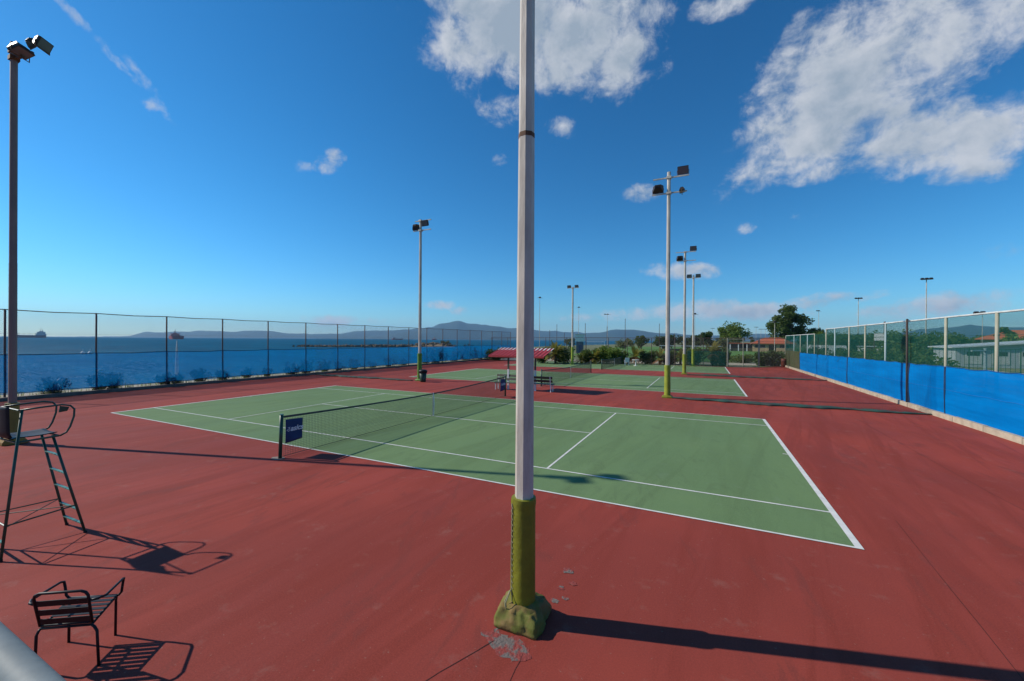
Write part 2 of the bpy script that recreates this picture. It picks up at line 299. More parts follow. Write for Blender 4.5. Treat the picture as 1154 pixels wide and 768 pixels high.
# mountains round the bay, real ridges kilometres out
M_hill=mat('hazy_wooded_hillside',(.025,.062,.070),.95,0,(.035,.072,.070),.002,contrast=(.4,.6))  # distance haze partly put into the hillside colour as blue-grey
def ridge(name,prof,Dm,depth,seed):
    pts=[]; n=160; x0,x1=prof[0][0],prof[-1][0]
    def hy(x):
        for (a,b),(c,d) in zip(prof,prof[1:]):
            if a<=x<=c:
                s=(x-a)/(c-a); s=s*s*(3-2*s); return b+(d-b)*s
        return prof[-1][1]
    mb=MB(); rows=9; vs=[]
    for i in range(n+1):
        px=x0+(x1-x0)*i/n; h=hy(px)
        for j in range(rows):
            s=j/(rows-1); q=math.sin(math.pi*s)**.8 if 0<s<1 else 0
            Dj=Dm+depth*(s-.5)
            zt=h*Dm/F*q*(1+.14*nz(px*.05,s*3,seed)*(1 if 0<s<1 else 0))+ (0 if j in(0,rows-1) else Dm/F*1.1*nz(px*.11,s*5,seed+3)*q)
            p=at(px,Dj); vs.append((p.x,p.y,max(zt,0)+SEA-1 if q==0 else SEA+max(zt,0)))
    fs=[(i*rows+j,(i+1)*rows+j,(i+1)*rows+j+1,i*rows+j+1) for i in range(n) for j in range(rows-1)]
    mb.add(vs,fs); o=mb.build(name,M_hill,smooth=True); o['kind']='structure'; return o
ridge('hills',[(-140,0),(60,0),(140,1),(165,6),(200,6.5),(235,8),(262,7),(290,9),(320,6),(345,5),(380,6),(400,8),(440,10),(470,12),(520,13),(560,12)],9000,1600,1)
ridge('hills',[(395,0),(430,4),(465,9),(485,14),(500,19),(516,21),(530,18),(545,17),(580,13),(620,10),(660,9),(700,8),(800,6),(880,4)],7600,1500,2)
ridge('hills',[(600,3),(640,5),(672,9),(700,13),(722,12.5),(745,9),(780,7),(830,7),(856,9),(880,8),(920,8),(960,9),(1000,10),(1040,14),(1075,19),(1095,20),(1130,18),(1180,19),(1300,14),(1600,8)],6200,1400,5)
# sports field of mown grass
M_grass=mat('mown_grass',(.085,.20,.022),.9,0,(.06,.155,.018),.25,.5,30)
fp=[at(655,100),at(688,250),at(850,260),at(1010,170),at(930,95)]
p1=[at(640,84),at(702,205),at(905,200),at(925,72),at(850,62),at(760,60)]
sheet('field',[(q.x,q.y) for q in p1],-.02,M_grass)
sheet('path',[(-8,47.2),(31,52.5),(32,57.5),(-8,53)],-.015,M_sand)
q=[at(1115,36),at(1240,27),at(1240,33),at(1112,46)]
sheet('path',[(a.x,a.y) for a in q],-.015,mat('gravel_track',(.36,.31,.25),.95,0,(.27,.24,.2),1.2))
# red court floor
mb=MB(); mb.add([(-8.05,-30,0),(34,-30,0),(30.28,-9,0),(30.28,51,0),(26,46.6,0),(-8.05,46.0,0)],[(0,1,2,3,4,5)]); o=mb.build('court_floor',M_red); o['kind']='structure'
def court(v0,wear):
    sheet('court_surface',[(0,v0),(23.77,v0),(23.77,v0+10.97),(0,v0+10.97)],.004,M_green)
    mb=MB()
    def ln(u0,va,u1,vb): mb.add([(u0,v0+va,.008),(u1,v0+va,.008),(u1,v0+vb,.008),(u0,v0+vb,.008)],[(0,1,2,3)])
    W_=.05
    ln(.10,0,23.67,W_); ln(.10,10.97-W_,23.67,10.97); ln(.10,1.37,23.67,1.37+W_); ln(.10,9.6-W_,23.67,9.6)
    ln(0,0,.10,10.97); ln(23.67,0,23.77,10.97)
    ln(5.485,1.37+W_,5.485+W_,9.6-W_); ln(18.285-W_,1.37+W_,18.285,9.6-W_); ln(5.485+W_,5.46,18.285-W_,5.51)
    ln(.10,5.46,.22,5.51); ln(23.55,5.46,23.67,5.51)
    o=mb.build('court_lines',M_line); o['kind']='structure'
for v0 in (0,18.08,35.2): court(v0,0)
# cracks, seams and a spalled patch beside the near pole
M_crack=mat('crack',(.045,.014,.012),.95)
mb=MB()
def crack(pts,wd):
    for (a,b) in zip(pts,pts[1:]):
        n=6
        prev=None
        for i in range(n+1):
            s=i/n; x=a[0]+(b[0]-a[0])*s; y=a[1]+(b[1]-a[1])*s; j=.012*nz(x*9,y*9,2); x+=j; y+=j
            tx,ty=b[0]-a[0],b[1]-a[1]; l=math.hypot(tx,ty); nx,ny=-ty/l*wd/2*(.5+abs(nz(x*5,y*5))),tx/l*wd/2*(.5+abs(nz(x*5,y*5)))
            cur=((x+nx,y+ny,.003),(x-nx,y-ny,.003))
            if prev: mb.add([prev[0],prev[1],cur[1],cur[0]],[(0,1,2,3)])
            prev=cur
crack([(19.72,-3.98),(19.45,-4.55),(19.2,-5.2)],.012); crack([(20.05,-4.0),(20.1,-4.6),(20.05,-5.3)],.008)
crack([(-8,-3.4),(-3,-3.2),(-.6,-2.9),(0.1,-2.2)],.035); crack([(-6.2,0.5),(-3.1,3.9)],.03); crack([(-8,4.8),(-3,5.4),(-2.2,9)],.03); crack([(-2.6,-8),(-2.8,6),(-2.7,20)],.022)
crack([(0.5,-5.9),(4,-5.6),(8,-5.8)],.008); crack([(27.2,-6),(26.9,4),(27.1,14)],.012); crack([(24.2,-3),(24.6,1.5)],.006)
o=mb.build('ground_cracks',M_crack); o['kind']='structure'
M_patch=mat('bare_concrete_patch',(.15,.125,.11),.95,0,(.24,.045,.036),6.5,.8,30,contrast=(.47,.53))
mb=MB()
for pi_,(cx,cy,r_) in enumerate(((19.86,-3.98,.17),(19.70,-3.93,.12),(20.02,-4.02,.12),(20.06,-3.12,.05),(20.16,-3.02,.04),(20.05,-2.85,.04),(20.0,-2.45,.07),(20.16,-2.7,.045),(15.1,-5.5,.02))):
    n=18; ps=[]
    for k in range(n):
        a=2*math.pi*k/n; q=r_*(1+.75*nz(cx*7+math.cos(a)*1.7,cy*7+math.sin(a)*1.7,r_*9)); ps.append((cx+math.cos(a)*q,cy+math.sin(a)*q*.8,.0015+pi_*.0006))
    mb.add(ps,[tuple(range(n))])
o=mb.build('worn_patches',M_patch); o['kind']='structure'
# kerbs
M_kerbl=mat('shadowed_kerb_concrete',(.17,.14,.12),.9,0,(.10,.085,.075),2,.5,30)  # the seaside kerb's shadow is put into this dark concrete colour
mb=MB()
for i in range(27):
    y=-6.2+i*3; mb.box((-8.2,y+1.49,.06),(.28,2.98,.22+.02*nz(i)))
o=mb.build('kerb',M_kerbl); o['kind']='structure'
M_kerbr=mat('pale_kerb_concrete',(.48,.40,.29),.9,0,(.36,.29,.21),3,.5,30)
mb=MB(); y=-9.0; i=0
while y<51:
    l=1.9+.4*nz(i*.7); mb.box((30.38+.03*nz(i*.9,4),y+l/2,.09),(.20,l-.03,.22+.05*nz(i*1.3,9)),Euler((0,0,.012*nz(i,3))).to_matrix()); y+=l; i+=1
o=mb.build('kerb',M_kerbr); o['kind']='structure'
sheet('beach',[(-11.5,-30),(-8.36,-30),(-8.36,53),(-11.5,53)],-.012,M_sand)
# ------------------------------------------------------------------ FENCES
def chain(mb,a,b,z0,z1,pitch,r):
    a=Vector((a[0],a[1],0)); b=Vector((b[0],b[1],0)); Ln=(b-a).length; t=(b-a).normalized(); H=z1-z0; k=-H
    while k<Ln:
        for s in (1,-1):
            # wire leaving (k,z0) going up to (k+H,z1), clipped to the panel
            x0,x1=max(k,0),min(k+H,Ln)
            if x1-x0<.05: continue
            za,zb=z0+(x0-k),z0+(x1-k)
            if s<0: za,zb=z1-(x0-k),z1-(x1-k)
            p0=a+t*x0; p1=a+t*x1; mb.wire((p0.x,p0.y,za),(p1.x,p1.y,zb),r)
        k+=pitch
# left fence by the sea
lf=empty('chain_link_fence',(-8.3,-.84,0),'tall rusty chain link fence with bare posts along the sea side of the courts','fence')
th=R(.6); lp=[Vector((k*3.16*math.sin(th),k*3.16*math.cos(th),0)) for k in range(-3,18)]
for k,p in enumerate(lp):
    mb=MB(); mb.tube([p+Vector((0,0,.1)),p+Vector((.01*nz(k),.02*nz(k,5),4.33))],.042,8); mb.build('post',M_fpost,lf,smooth=True)
mb=MB()
for a,b_ in zip(lp,lp[1:]):
    m_=(a+b_)/2; mb.tube([a+Vector((0,0,4.34)),m_+Vector((0,0,4.30)),b_+Vector((0,0,4.34))],.022,6)
mb.build('top_rail',M_fpost,lf)
mb=MB(); chain(mb,(lp[0].x,lp[0].y),(lp[-1].x,lp[-1].y),.25,4.3,.085,.0021); mb.build('wire_mesh',M_wire,lf)
mb=MB()
for z in (1.0,2.18,3.2): mb.wire(lp[0]+Vector((.01,0,z)),lp[-1]+Vector((.01,0,z)),.004)
mb.build('tension_wire',M_wire,lf)
M_blue=clothmat('blue_shade_cloth',(.0,.165,.42),(.0,.13,.35),.40,.60)
def lscreen(u,v):
    y=-10.3+u*62.9; x=-8.3+(y+.84)*math.tan(th)+.045+.025*nz(y*1.3,v*2)
    k=(y+.84)/3.16; f=abs((k%1)-.5)*2; top=2.16+.045*nz(y*.7,3)+.05*f*f; bot=.33+.12*abs(nz(y*.45,8))+.02*nz(y*3)
    if y>20: top+= .0
    return (x,y,bot+(top-bot)*v)
ws=grid_sheet('windscreen',lscreen,420,8,M_blue); tag(ws,'long translucent blue windscreen cloth hung on the seaside fence with shrubs behind','windscreen')
mb=MB(); e0=[Vector(lscreen(i/420,1))+Vector((.01,0,.0)) for i in range(421)]; e1=[Vector(lscreen(i/420,0))+Vector((.01,0,0)) for i in range(421)]
mb.tube(e0,.016,4); mb.tube(e1,.012,4); mb.build('hem',mat('navy_hem',(.004,.03,.09),.8),ws)
# right fence
rf=empty('netted_fence',(30.5,11.73,0),'tall cream posted fence hung with green netting along the field side','fence')
rv=[-9,-5.8,-2.4,1.2,4.9,8.3,11.73,14.93,21.05,24.16,27.22,30.57,33.06]; far_v=[36.9,39.7,42.9,46.2,51.3]
O=Vector((30.5,11.73,0))
for i,v in enumerate(rv):
    mb=MB(); mb.tube([(0,v-O.y,.0),(.02*nz(i,7),v-O.y,4.1)],.055 if v<20 else .05,8); mb.build('post',M_paleblue if i in (8,11) else M_cream,rf,smooth=True)
for i,v in enumerate(far_v):
    mb=MB(); mb.tube([(0,v-O.y,.0),(0,v-O.y,3.75)],.045,8); mb.build('post',M_paleblue if i%2 else M_cream,rf,smooth=True)
mb=MB(); mb.tube([(-.14,18-O.y,.0),(-.16,18-O.y,4.16)],.045,8); mb.tube([(-.16,18-O.y,4.16),(-.02,18.35-O.y,4.16)],.04,6); mb.build('post',mat('dark_brown_post',(.05,.035,.03),.7),rf,smooth=True,label='dark brown post in front of the blue windscreen')
mb=MB()
ys=[-9+i*.7 for i in range(61)]
mb.tube([(0,y-O.y,4.10+.02*nz(y*.6)) for y in ys if y<33.2],.035,6); mb.tube([(0,36.9-O.y,3.76),(0,51.3-O.y,3.76)],.03,6); mb.build('top_rail',M_rail,rf)
mb=MB(); chain(mb,(0,-9-O.y),(0,33.06-O.y),.15,4.08,.062,.0032); chain(mb,(0,33.06-O.y),(0,51.3-O.y),.15,3.74,.062,.0032); mb.build('netting',M_gnet,rf)
mb=MB(); mb.wire((-.01,-9-O.y,3.3),(-.01,33-O.y,3.35),.006); mb.wire((-.01,-9-O.y,2.2),(-.01,33-O.y,2.1),.006)
for a in range(6):
    y0=22+a*3.4
    for i in range(8):
        s=i/8; s2=(i+1)/8; mb.wire((-.09,y0+3.4*s-O.y,1.95-.9*s*(1-s)*2),(-.09,y0+3.4*s2-O.y,1.95-.9*s2*(1-s2)*2),.008)
mb.build('rope',M_greenm,rf)
M_blue2=clothmat('bright_blue_windscreen',(.0,.235,.64),(.0,.165,.48),.03,.25,stretch=(.35,.35,2.6))
def rscreen(y0,y1,s0):
    def f(u,v):
        y=y0+u*(y1-y0); x=30.42+.045*nz(y*.9,v*1.5,s0)+.018*nz(y*4.5,v*.8,s0)-.04*math.sin(math.pi*v)
        top=2.12-.0055*max(0,y-10)+.035*nz(y*.8,s0)-.03*abs(math.sin(y*math.pi/1.5)); bot=.17+.02*nz(y*2,s0)
        return (x,y,bot+(top-bot)*v)
    return f
for (a,b_,lab) in ((-9,14.7,'near length of bright blue windscreen on the green netted fence'),(14.72,17.9,'short blue windscreen length just beside the dark brown fence post'),(17.94,27.15,'middle blue windscreen length beyond the dark brown fence post'),(27.2,42.6,'farthest blue windscreen length ending at the brown mesh')):
    n=max(20,int((b_-a)*9)); o=grid_sheet('windscreen',rscreen(a,b_,a),n,10,M_blue2); tag(o,lab,'windscreen','blue windscreens on the netted fence')
    f=rscreen(a,b_,a)
    for u in (0,1): mb=MB(); mb.tube([Vector(f(u,j/8))+Vector((-.012,.03*math.sin(j),0)) for j in range(9)],.018,4); mb.build('lacing',mat('navy_hem',(.004,.03,.09),.8),o)
    mb=MB(); mb.tube([Vector(f(q/n,1))+Vector((-.01,0,.0)) for q in range(n+1)],.014,4); mb.build('hem',mat('blue_hem',(.0,.10,.33),.8),o)
    mb=MB(); mb.tube([Vector(f(q/n,.52))+Vector((-.008,0,.0)) for q in range(n+1)],.009,4); mb.build('seam',mat('blue_seam',(.0,.17,.50),.8),o)
M_brn=clothmat('brown_green_mesh',(.13,.12,.07),(.09,.11,.05),.15,.3)
def bscreen(u,v): y=42.7+u*8.6; return (30.42+.03*nz(y,v),y,.17+1.85*v)
o=grid_sheet('windscreen',bscreen,40,6,M_brn); tag(o,'faded brown and green mesh on the far corner of the netted fence','windscreen')
# back fence
bf=empty('chain_link_fence',(0,46.4,0),'rusty chain link fence across the far end in front of the palms','fence')
def bpts():
    return [-7.7,-5,-2,1,4.1,6.9,9.9,12.4,15.4,18.2,21.4]
for i,u in enumerate(bpts()):
    mb=MB(); mb.tube([(u,.018*u,0),(u,.018*u,3.42)],.035,6); mb.build('post',M_fpost,bf)
for i,(u,v) in enumerate(((24,.45),(27.3,.9),(30.4,4.6))):
    mb=MB(); mb.tube([(u,v,0),(u,v,3.45)],.055,8); mb.build('post',M_cream,bf,label='cream post of the far fence')
mb=MB(); mb.tube([(-7.7,-.14,3.42),(24,.43,3.42)],.025,6); mb.tube([(24,.45,3.44),(27.3,.9,3.44),(30.4,4.6,3.44)],.035,6); mb.build('top_rail',M_fpost,bf)
mb=MB(); chain(mb,(-7.7,-.14),(24,.43),.03,3.4,.10,.0026); chain(mb,(27.3,.9),(30.4,4.6),.03,3.4,.10,.0026); mb.build('wire_mesh',M_wire,bf)
gt=empty('mesh_gate',(25.65,47.06,0),'pale framed chain link gate at the far end showing the green field','gate')
mb=MB(); a=Vector((-1.55,-.2,0)); b_=Vector((1.55,.2,0)); mb.tube([a+Vector((0,0,.1)),a+Vector((0,0,3.3))],.03,6); mb.tube([b_+Vector((0,0,.1)),b_+Vector((0,0,3.3))],.03,6)
mb.tube([(0,0,.1),(0,0,3.4)],.045,6); mb.tube([a+Vector((0,0,3.3)),b_+Vector((0,0,3.3))],.03,6); mb.tube([a+Vector((0,0,.1)),b_+Vector((0,0,.1))],.03,6); mb.tube([(.7,.09,2.7),b_+Vector((0,0,3.3))],.02,6); mb.build('gate_frame',M_cream,gt)
mb=MB(); chain(mb,(-1.55,-.2),(1.55,.2),.1,3.3,.1,.0025); mb.build('wire_mesh',M_wire,gt)
def gscreen(u,v): x=19.6+u*4.2; return (x,46.4+.018*x-.05+.03*nz(x*2,v*2),.1+(1.75+.1*nz(x))*v)
o=grid_sheet('windscreen',gscreen,24,5,clothmat('teal_shade_cloth',(.01,.14,.10),(.01,.11,.08),.42,.4)); tag(o,'sagging teal shade cloth on the far fence beside the gate','windscreen')
# tall thin poles that carry a ball net beyond the far fence
for i,(px,dd,h) in enumerate(((619.5,62,4.6),(627.5,60,5.4),(659.5,58,5.5),(684,64,5.3),(704.5,58,6.2),(743,60,5.6),(636,60,4.2),(760,62,4.2),(790,62,4.4))):
    mb=MB(); mb.tube([(0,0,0),(0,0,h)],.035,6); o=mb.build('net_pole',M_fpost,loc=at(px,dd)); 
    tag(o,'thin rusty ball net pole standing beyond the far fence','pole','thin ball net poles beyond the far fence')
mb=MB(); mb.tube([(0,0,0),(.0,0,2.85)],.05,8); mb.tube([(0,0,.35),(-.55,-.5,.35)],.03,6); mb.tube([(0,0,2.75),(-.62,-.55,2.75)],.03,6)
o=mb.build('short_post',M_paleblue,loc=(31.5,14.6,0)); tag(o,'short pale grey post with two side bars just outside the netted fence','post')
# ------------------------------------------------------------------ FLOODLIGHT POLES
def floodlight(root,pos,yaw,tilt,s=1.0):
    rot=Euler((0,tilt,yaw),'XYZ').to_matrix()
    h=MB(); V=lambda x,y,z: rot@Vector((x*s,y*s,z*s))
    # housing: wide rim facing +x, narrower gear box at the back
    rim=[(.10,-.27,-.20),(.10,.27,-.20),(.10,.27,.20),(.10,-.27,.20)]; mid=[(0,-.27,-.20),(0,.27,-.20),(0,.27,.20),(0,-.27,.20)]; bk=[(-.20,-.15,-.10),(-.20,.15,-.10),(-.20,.15,.12),(-.20,-.15,.12)]
    h.add([V(*q) for q in bk+mid+rim],[(0,3,2,1),(0,1,5,4),(1,2,6,5),(2,3,7,6),(3,0,4,7),(4,5,9,8),(5,6,10,9),(6,7,11,10),(7,4,8,11),(8,9,10,11)])
    for k in range(4): a=-.12+.08*k; h.add([V(-.24,a,-.07),V(-.24,a+.02,-.07),V(-.24,a+.02,.09),V(-.24,a,.09),V(-.19,a,-.09),V(-.19,a+.02,-.09),V(-.19,a+.02,.11),V(-.19,a,.11)],[(0,3,2,1),(0,1,5,4),(1,2,6,5),(2,3,7,6),(3,0,4,7)])
    o=h.build('floodlight',M_dark,root,loc=pos)
    g_=MB(); g_.add([V(.105,-.245,-.175),V(.105,.245,-.175),V(.105,.245,.175),V(.105,-.245,.175)],[(0,1,2,3)]); g_.build('lens',M_glass,o)
    br=MB(); br.tube([V(0,-.29,0),V(0,-.29,-.0)+Vector((0,0,-.24*s)),V(0,.29,0)+Vector((0,0,-.24*s)),V(0,.29,0)],.014,4); br.build('bracket',M_rust,o)
    return o
def pole(u,v,H,r0,r1,label,arms,lamps,sleeve,smat,sr,basem,base,pm=M_galv,rot=0,ns=8,bsize=.30,joint=None):
    root=empty('floodlight_pole',(u,v,0),label,'floodlight pole','floodlight poles around the tennis courts')
    s=MB()
    zs=[0.05,H*.45,H*.451,H]; rs=[r0,r0+(r1-r0)*.45,(r0+(r1-r0)*.45)*.97,r1]
    s.tube([(0,0,z) for z in zs],rs,ns,twist=rot); s.build('shaft',pm,root)
    if joint:
        jb=MB(); q=r0+(r1-r0)*joint/H; jb.tube([(0,0,joint-.025),(0,0,joint+.025)],q*1.02,ns,twist=rot); jb.build('joint_ring',M_rust,root)
    a_=MB()
    for (z,dx,dy,l0,l1) in arms:
        d=Vector((dx,dy,0)).normalized(); a_.bar(d*l0+Vector((0,0,z)),d*l1+Vector((0,0,z)),.06,.06)
        a_.box((0,0,z),(r1*2.6,r1*2.6,.12))
    a_.build('crossarm',M_galv if pm is M_galv else M_rust,root)
    for L_ in lamps: floodlight(root,*L_)
    # padding sleeve with a laced seam
    sb=MB(); n=20; rows=24; vs=[]
    for j in range(rows+1):
        z=.12+(sleeve-.12)*j/rows
        for i in range(n):
            a=2*math.pi*i/n; q=sr*(1+.05*(1-j/rows)+.05*nz(math.cos(a)*1.8+u,math.sin(a)*1.8,z*2.5)+.03*nz(math.cos(a)*5+u,math.sin(a)*5,z*1.2)+(.06 if j==rows-1 else 0)+(.03 if j==rows else 0))
            if i==int(n*.62): q*=1.10
            vs.append((math.cos(a)*q,math.sin(a)*q,z))
    fs=[(j*n+i,j*n+(i+1)%n,(j+1)*n+(i+1)%n,(j+1)*n+i) for j in range(rows) for i in range(n)]; sb.add(vs,fs)
    b0=len(sb.v); sb.add([vs[rows*n+i] for i in range(n)]+[(math.cos(2*math.pi*i/n)*r0*.9,math.sin(2*math.pi*i/n)*r0*.9,sleeve+.005) for i in range(n)],[(i,(i+1)%n,n+(i+1)%n,n+i) for i in range(n)])
    so_=sb.build('padding_sleeve',smat,root,smooth=True)
    # base
    bb_=bmesh.new(); bmesh.ops.create_cube(bb_,size=1); bmesh.ops.subdivide_edges(bb_,edges=bb_.edges[:],cuts=14,use_grid_fill=True)
    for q in bb_.verts:
        c=q.co; x,y,z=c.x*2,c.y*2,c.z+.5
        rr=max(abs(x),abs(y)); L2=math.hypot(x,y)
        k=(rr/L2 if L2>1e-6 else 1); k=1+(k-1)*.30
        x*=k; y*=k
        sh=1-.28*max(0,z-.5)*1.6*1 
        ff=base[1]
        X=x*bsize*sh; Y=y*bsize*sh; Z=z*base[0]*(1-.25*min(1,L2)**3)
        if ff:
            w_=ff*(.05*nz(X*4+3,Y*4,Z*4)+.030*(1-2.2*abs(nz(math.atan2(Y,X)*2.2,Z*5,rr*3)))+.006*nz(X*24,Y*24,Z*20))
            X+=x*w_; Y+=y*w_; Z+=w_*.6*(z>.05)
        c.x,c.y,c.z=X,Y,max(Z,.0)+.002
    me=bpy.data.meshes.new('base_cover'); bb_.to_mesh(me); bb_.free(); me.materials.append(basem)
    if base[1]: me.polygons.foreach_set('use_smooth',[True]*len(me.polygons))
    bo=bpy.data.objects.new('base_cover',me); sc.collection.objects.link(bo); bo.parent=root
    return root
RX,RY=AR.x,AR.y
near=pole(19.85,-3.54,11.8,.107,.066,'nearest floodlight pole with olive padding and crumpled canvas foot on red floor',
    [(11.7,1,0,-.75,.75),(10.9,1,0,-.75,.75)],[((-.6,0,11.95),R(90),R(35)),((.6,0,11.95),R(90),R(35)),((.6,0,11.15),R(-90),R(35))],1.335,M_olive,.128,M_tarp,(.23,.8),rot=R(16),bsize=.245,joint=5.3)
# laced seam and knot on the near sleeve
mb=MB(); sdn=Vector((-.72,-.69,0))
for j in range(16): z=.3+j*.062; c=sdn*.136; mb.tube([c+Vector((.02,-.02,z)),c*1.06+Vector((0,0,z+.02)),c+Vector((-.02,.02,z+.03))],.004,5)
mb.tube([sdn*.137+Vector((0,0,.2)),sdn*.15+Vector((.006,.004,.7)),sdn*.137+Vector((0,0,1.28))],.008,6)
mb.tube([sdn*.15+Vector((0,0,.34)),sdn*.21+Vector((.03,-.05,.25)),sdn*.24+Vector((.05,-.02,.16)),sdn*.25+Vector((.02,.03,.22)),sdn*.16+Vector((0,0,.33))],.007,6)
mb.build('lacing',mat('pale_cord',(.30,.28,.15),.8),near)
for (u_,v_,H_,lab,arms,lamps,sl_,sm,bm_) in (
 (3.78,-3.42,11.45,'brown floodlight pole behind the umpire chair with mustard canvas foot',[(11.2,.85,.5,0,.50),(11.0,.95,.2,0,.40)],
   [((.56,.40,11.50),R(35),R(24),.72),((.24,.30,11.55),R(95),R(25),.55),((.42,.02,11.12),R(30),R(62),.78)],1.16,mat('mustard_olive_padding',(.20,.17,.03),.6,0,(.15,.13,.025),4,.4,9),M_foot),
 (2.58,16.28,11.9,'floodlight pole with lime padding next to the dark green waste bin',[(11.8,1,0,-.5,.95),(11.1,1,0,-.65,.95)],
   [((-.42,0,11.38),R(90),R(30)),((.42,.0,11.62),R(-90),R(30))],2.0,M_lime,M_lime),
 (19.8,15.6,12.15,'tallest looking floodlight pole beyond the near court with yellow green padding',[(11.85,1,0,-.8,1.0),(11.02,1,0,-.85,.9)],
   [((.7,.0,12.15),R(-90),R(25)),((-.55,0,11.32),R(90),R(25)),((.65,.1,11.10),R(0),R(80),.7)],1.75,M_yell,M_olive),
 (19.9,32.5,11.2,'floodlight pole at the far court corner with one lamp up and one down',[(11.2,1,0,-.8,.9),(10.4,1,0,-.7,.9)],
   [((.68,0,11.5),R(-90),R(25)),((-.45,0,10.68),R(90),R(25))],1.85,M_yell,M_olive),
 (20.3,45.2,10.9,'floodlight pole with a pair of lamps at the far fence',[(10.6,1,0,-.6,.6)],
   [((-.47,0,10.85),R(-90),R(20)),((.5,0,10.85),R(-90),R(20))],2.1,M_yell,M_yell),
 (6.58,41.2,9.75,'slim floodlight pole with two small lamps beyond the red roofed shelter',[(9.6,1,0,-.75,.8)],
   [((-.47,0,9.8),R(-90),R(20),.85),((.5,0,9.8),R(-90),R(20),.85)],2.2,M_yell,M_yell)):
    left=(u_==3.78)
    q=pole(u_,v_,H_,.125 if not left else .088,.095 if not left else .075,lab,arms,lamps,sl_,sm,.135 if left else .155,bm_,(.20,.4) if left else (.16,0.0),pm=M_galvd if left else M_galv,rot=R(22.5),bsize=.25 if left else .28,joint=None)
# ------------------------------------------------------------------ NETS
def make_net():
    root=empty('tennis_net',(11.885,0,0),'','tennis net','tennis nets')
    v0,v1=-.914,11.884; vm=5.485
    def top(v): s=(v-v0)/(v1-v0); return .914+.156*abs(2*s-1)**1.6
    for v,lean in ((v0,.035),(v1,-.02)):
        mb=MB(); mb.tube([(0,v,.0),(0,v+lean,1.10)],.045,10); p_=mb.build('net_post',M_greenm,root,smooth=True)
        c=MB(); c.tube([(0,v+lean,1.10),(0,v+lean,1.125)],.047,10); c.build('cap',M_greenl,p_)
    mb=MB(); n=270
    for i in range(n+1):
        v=v0+.1+(v1-v0-.2)*i/n; mb.wire((.004*nz(v*3),v,.02),(.012*nz(v*2),v,top(v)),.0034)
    for j in range(1,22):
        for i in range(24):
            a=v0+.1+(v1-v0-.2)*i/24; b=v0+.1+(v1-v0-.2)*(i+1)/24; mb.wire((0,a,top(a)*j/22),(0,b,top(b)*j/22),.0034)
    mb.build('net_mesh',M_netc,root)
    mb=MB()
    for i in range(24):
        a=v0+.06+(v1-v0-.12)*i/24; b=v0+.06+(v1-v0-.12)*(i+1)/24; mb.bar((0,a,top(a)-.02),(0,b,top(b)-.02),.012,.05); 
    mb.build('headband',M_nband,root)
    mb=MB()
    for i in range(24):
        a=v0+.06+(v1-v0-.12)*i/24; b=v0+.06+(v1-v0-.12)*(i+1)/24; mb.wire((0,a,.03),(0,b,.03),.008)
    mb.build('bottom_cord',M_netc,root)
    mb=MB(); mb.bar((.014,vm,.03),(.03,vm+.01,.5),.05,.006,up=(1,0,0)); mb.bar((.03,vm+.01,.5),(.012,vm-.01,.93),.05,.006,up=(1,0,0)); mb.bar((-.014,vm,.03),(-.012,vm,.93),.05,.006,up=(1,0,0)); mb.build('centre_strap',M_white,root)
    mb=MB()
    for v,w_ in ((v0,.17),(v1,.12)):
        n=14; mb=MB(); mb.add([(-.05+math.cos(2*math.pi*k/n)*w_*1.2*(1+.4*nz(k*.8,v)),v-.02+math.sin(2*math.pi*k/n)*w_*.8,.005) for k in range(n)],[tuple(range(n))]); mb.build('post_footing',M_patch2,root)
    return root
net=make_net(); net['label']='nearest tennis net with a white centre strap and navy banners at both ends'
n2=copy_tree(net,label='tennis net on the middle court just beyond the benches',loc=(11.885,18.08,0)); n3=copy_tree(net,label='tennis net on the farthest court before the palms and white table',loc=(11.885,35.2,0))
def banner(va,vb,z0,z1,label,font_size):
    def f(u,v):
        y=va+(vb-va)*u; drop=.05*math.sin(u*3)*(1-v)
        return (11.885+.035+.02*math.sin(u*4+v*2)*(1-v*.5),y,z0-drop*.6*0+.04*u*(1-v)+(z1-z0)*v-.03*u*v)
    o=grid_sheet('banner',f,14,10,M_navy); tag(o,label,'banner','navy banners on the nearest net')
    md=o.modifiers.new('thickness','SOLIDIFY'); md.thickness=.006
    cu=bpy.data.curves.new('lettering','FONT'); cu.body='asics'; cu.size=font_size; cu.shear=.28; cu.align_x='CENTER'; cu.align_y='CENTER'; cu.extrude=.002; cu.offset=.005
    cu.materials.append(mat('white_print',(.72,.74,.78),.6))
    tmp=bpy.data.objects.new('tmp',cu); sc.collection.objects.link(tmp); bpy.context.view_layer.update()
    lm=bpy.data.meshes.new_from_object(tmp.evaluated_get(bpy.context.evaluated_depsgraph_get())); bpy.data.objects.remove(tmp)
    tx=bpy.data.objects.new('lettering',lm); sc.collection.objects.link(tx); tx.parent=o
    w_=(vb-va)
    tx.matrix_world=Matrix(((0,0,1,11.885+.066),(1,0,0,(va+vb)/2+w_*.09),(.0,1,0,(z0+z1)/2+.05),(0,0,0,1)))
    mb=MB(); cx=va+w_*.13; cz=(z0+z1)/2+.045; s=font_size*.55
    pts=[(11.885+.068,cx+s*.55*math.cos(a)*(.5+.12*k/3),cz+s*.5*math.sin(a)) for k,a in enumerate([R(x) for x in (200,240,280,320,0,40,80,120)])]
    mb.tube(pts,.006,5); mb.tube([(11.885+.068,cx-s*.5,cz-s*.2),(11.885+.068,cx+s*.1,cz+s*.1),(11.885+.068,cx+s*.4,cz+s*.55)],.006,5); mb.build('swirl_mark',MATS['white_print'],o)
banner(-.80,-.30,.36,.97,'navy banner with white lettering on the near end of the closest net',.19)
banner(11.22,11.78,.33,.97,'navy banner with white lettering at the far end of the closest net near the bench',.2)
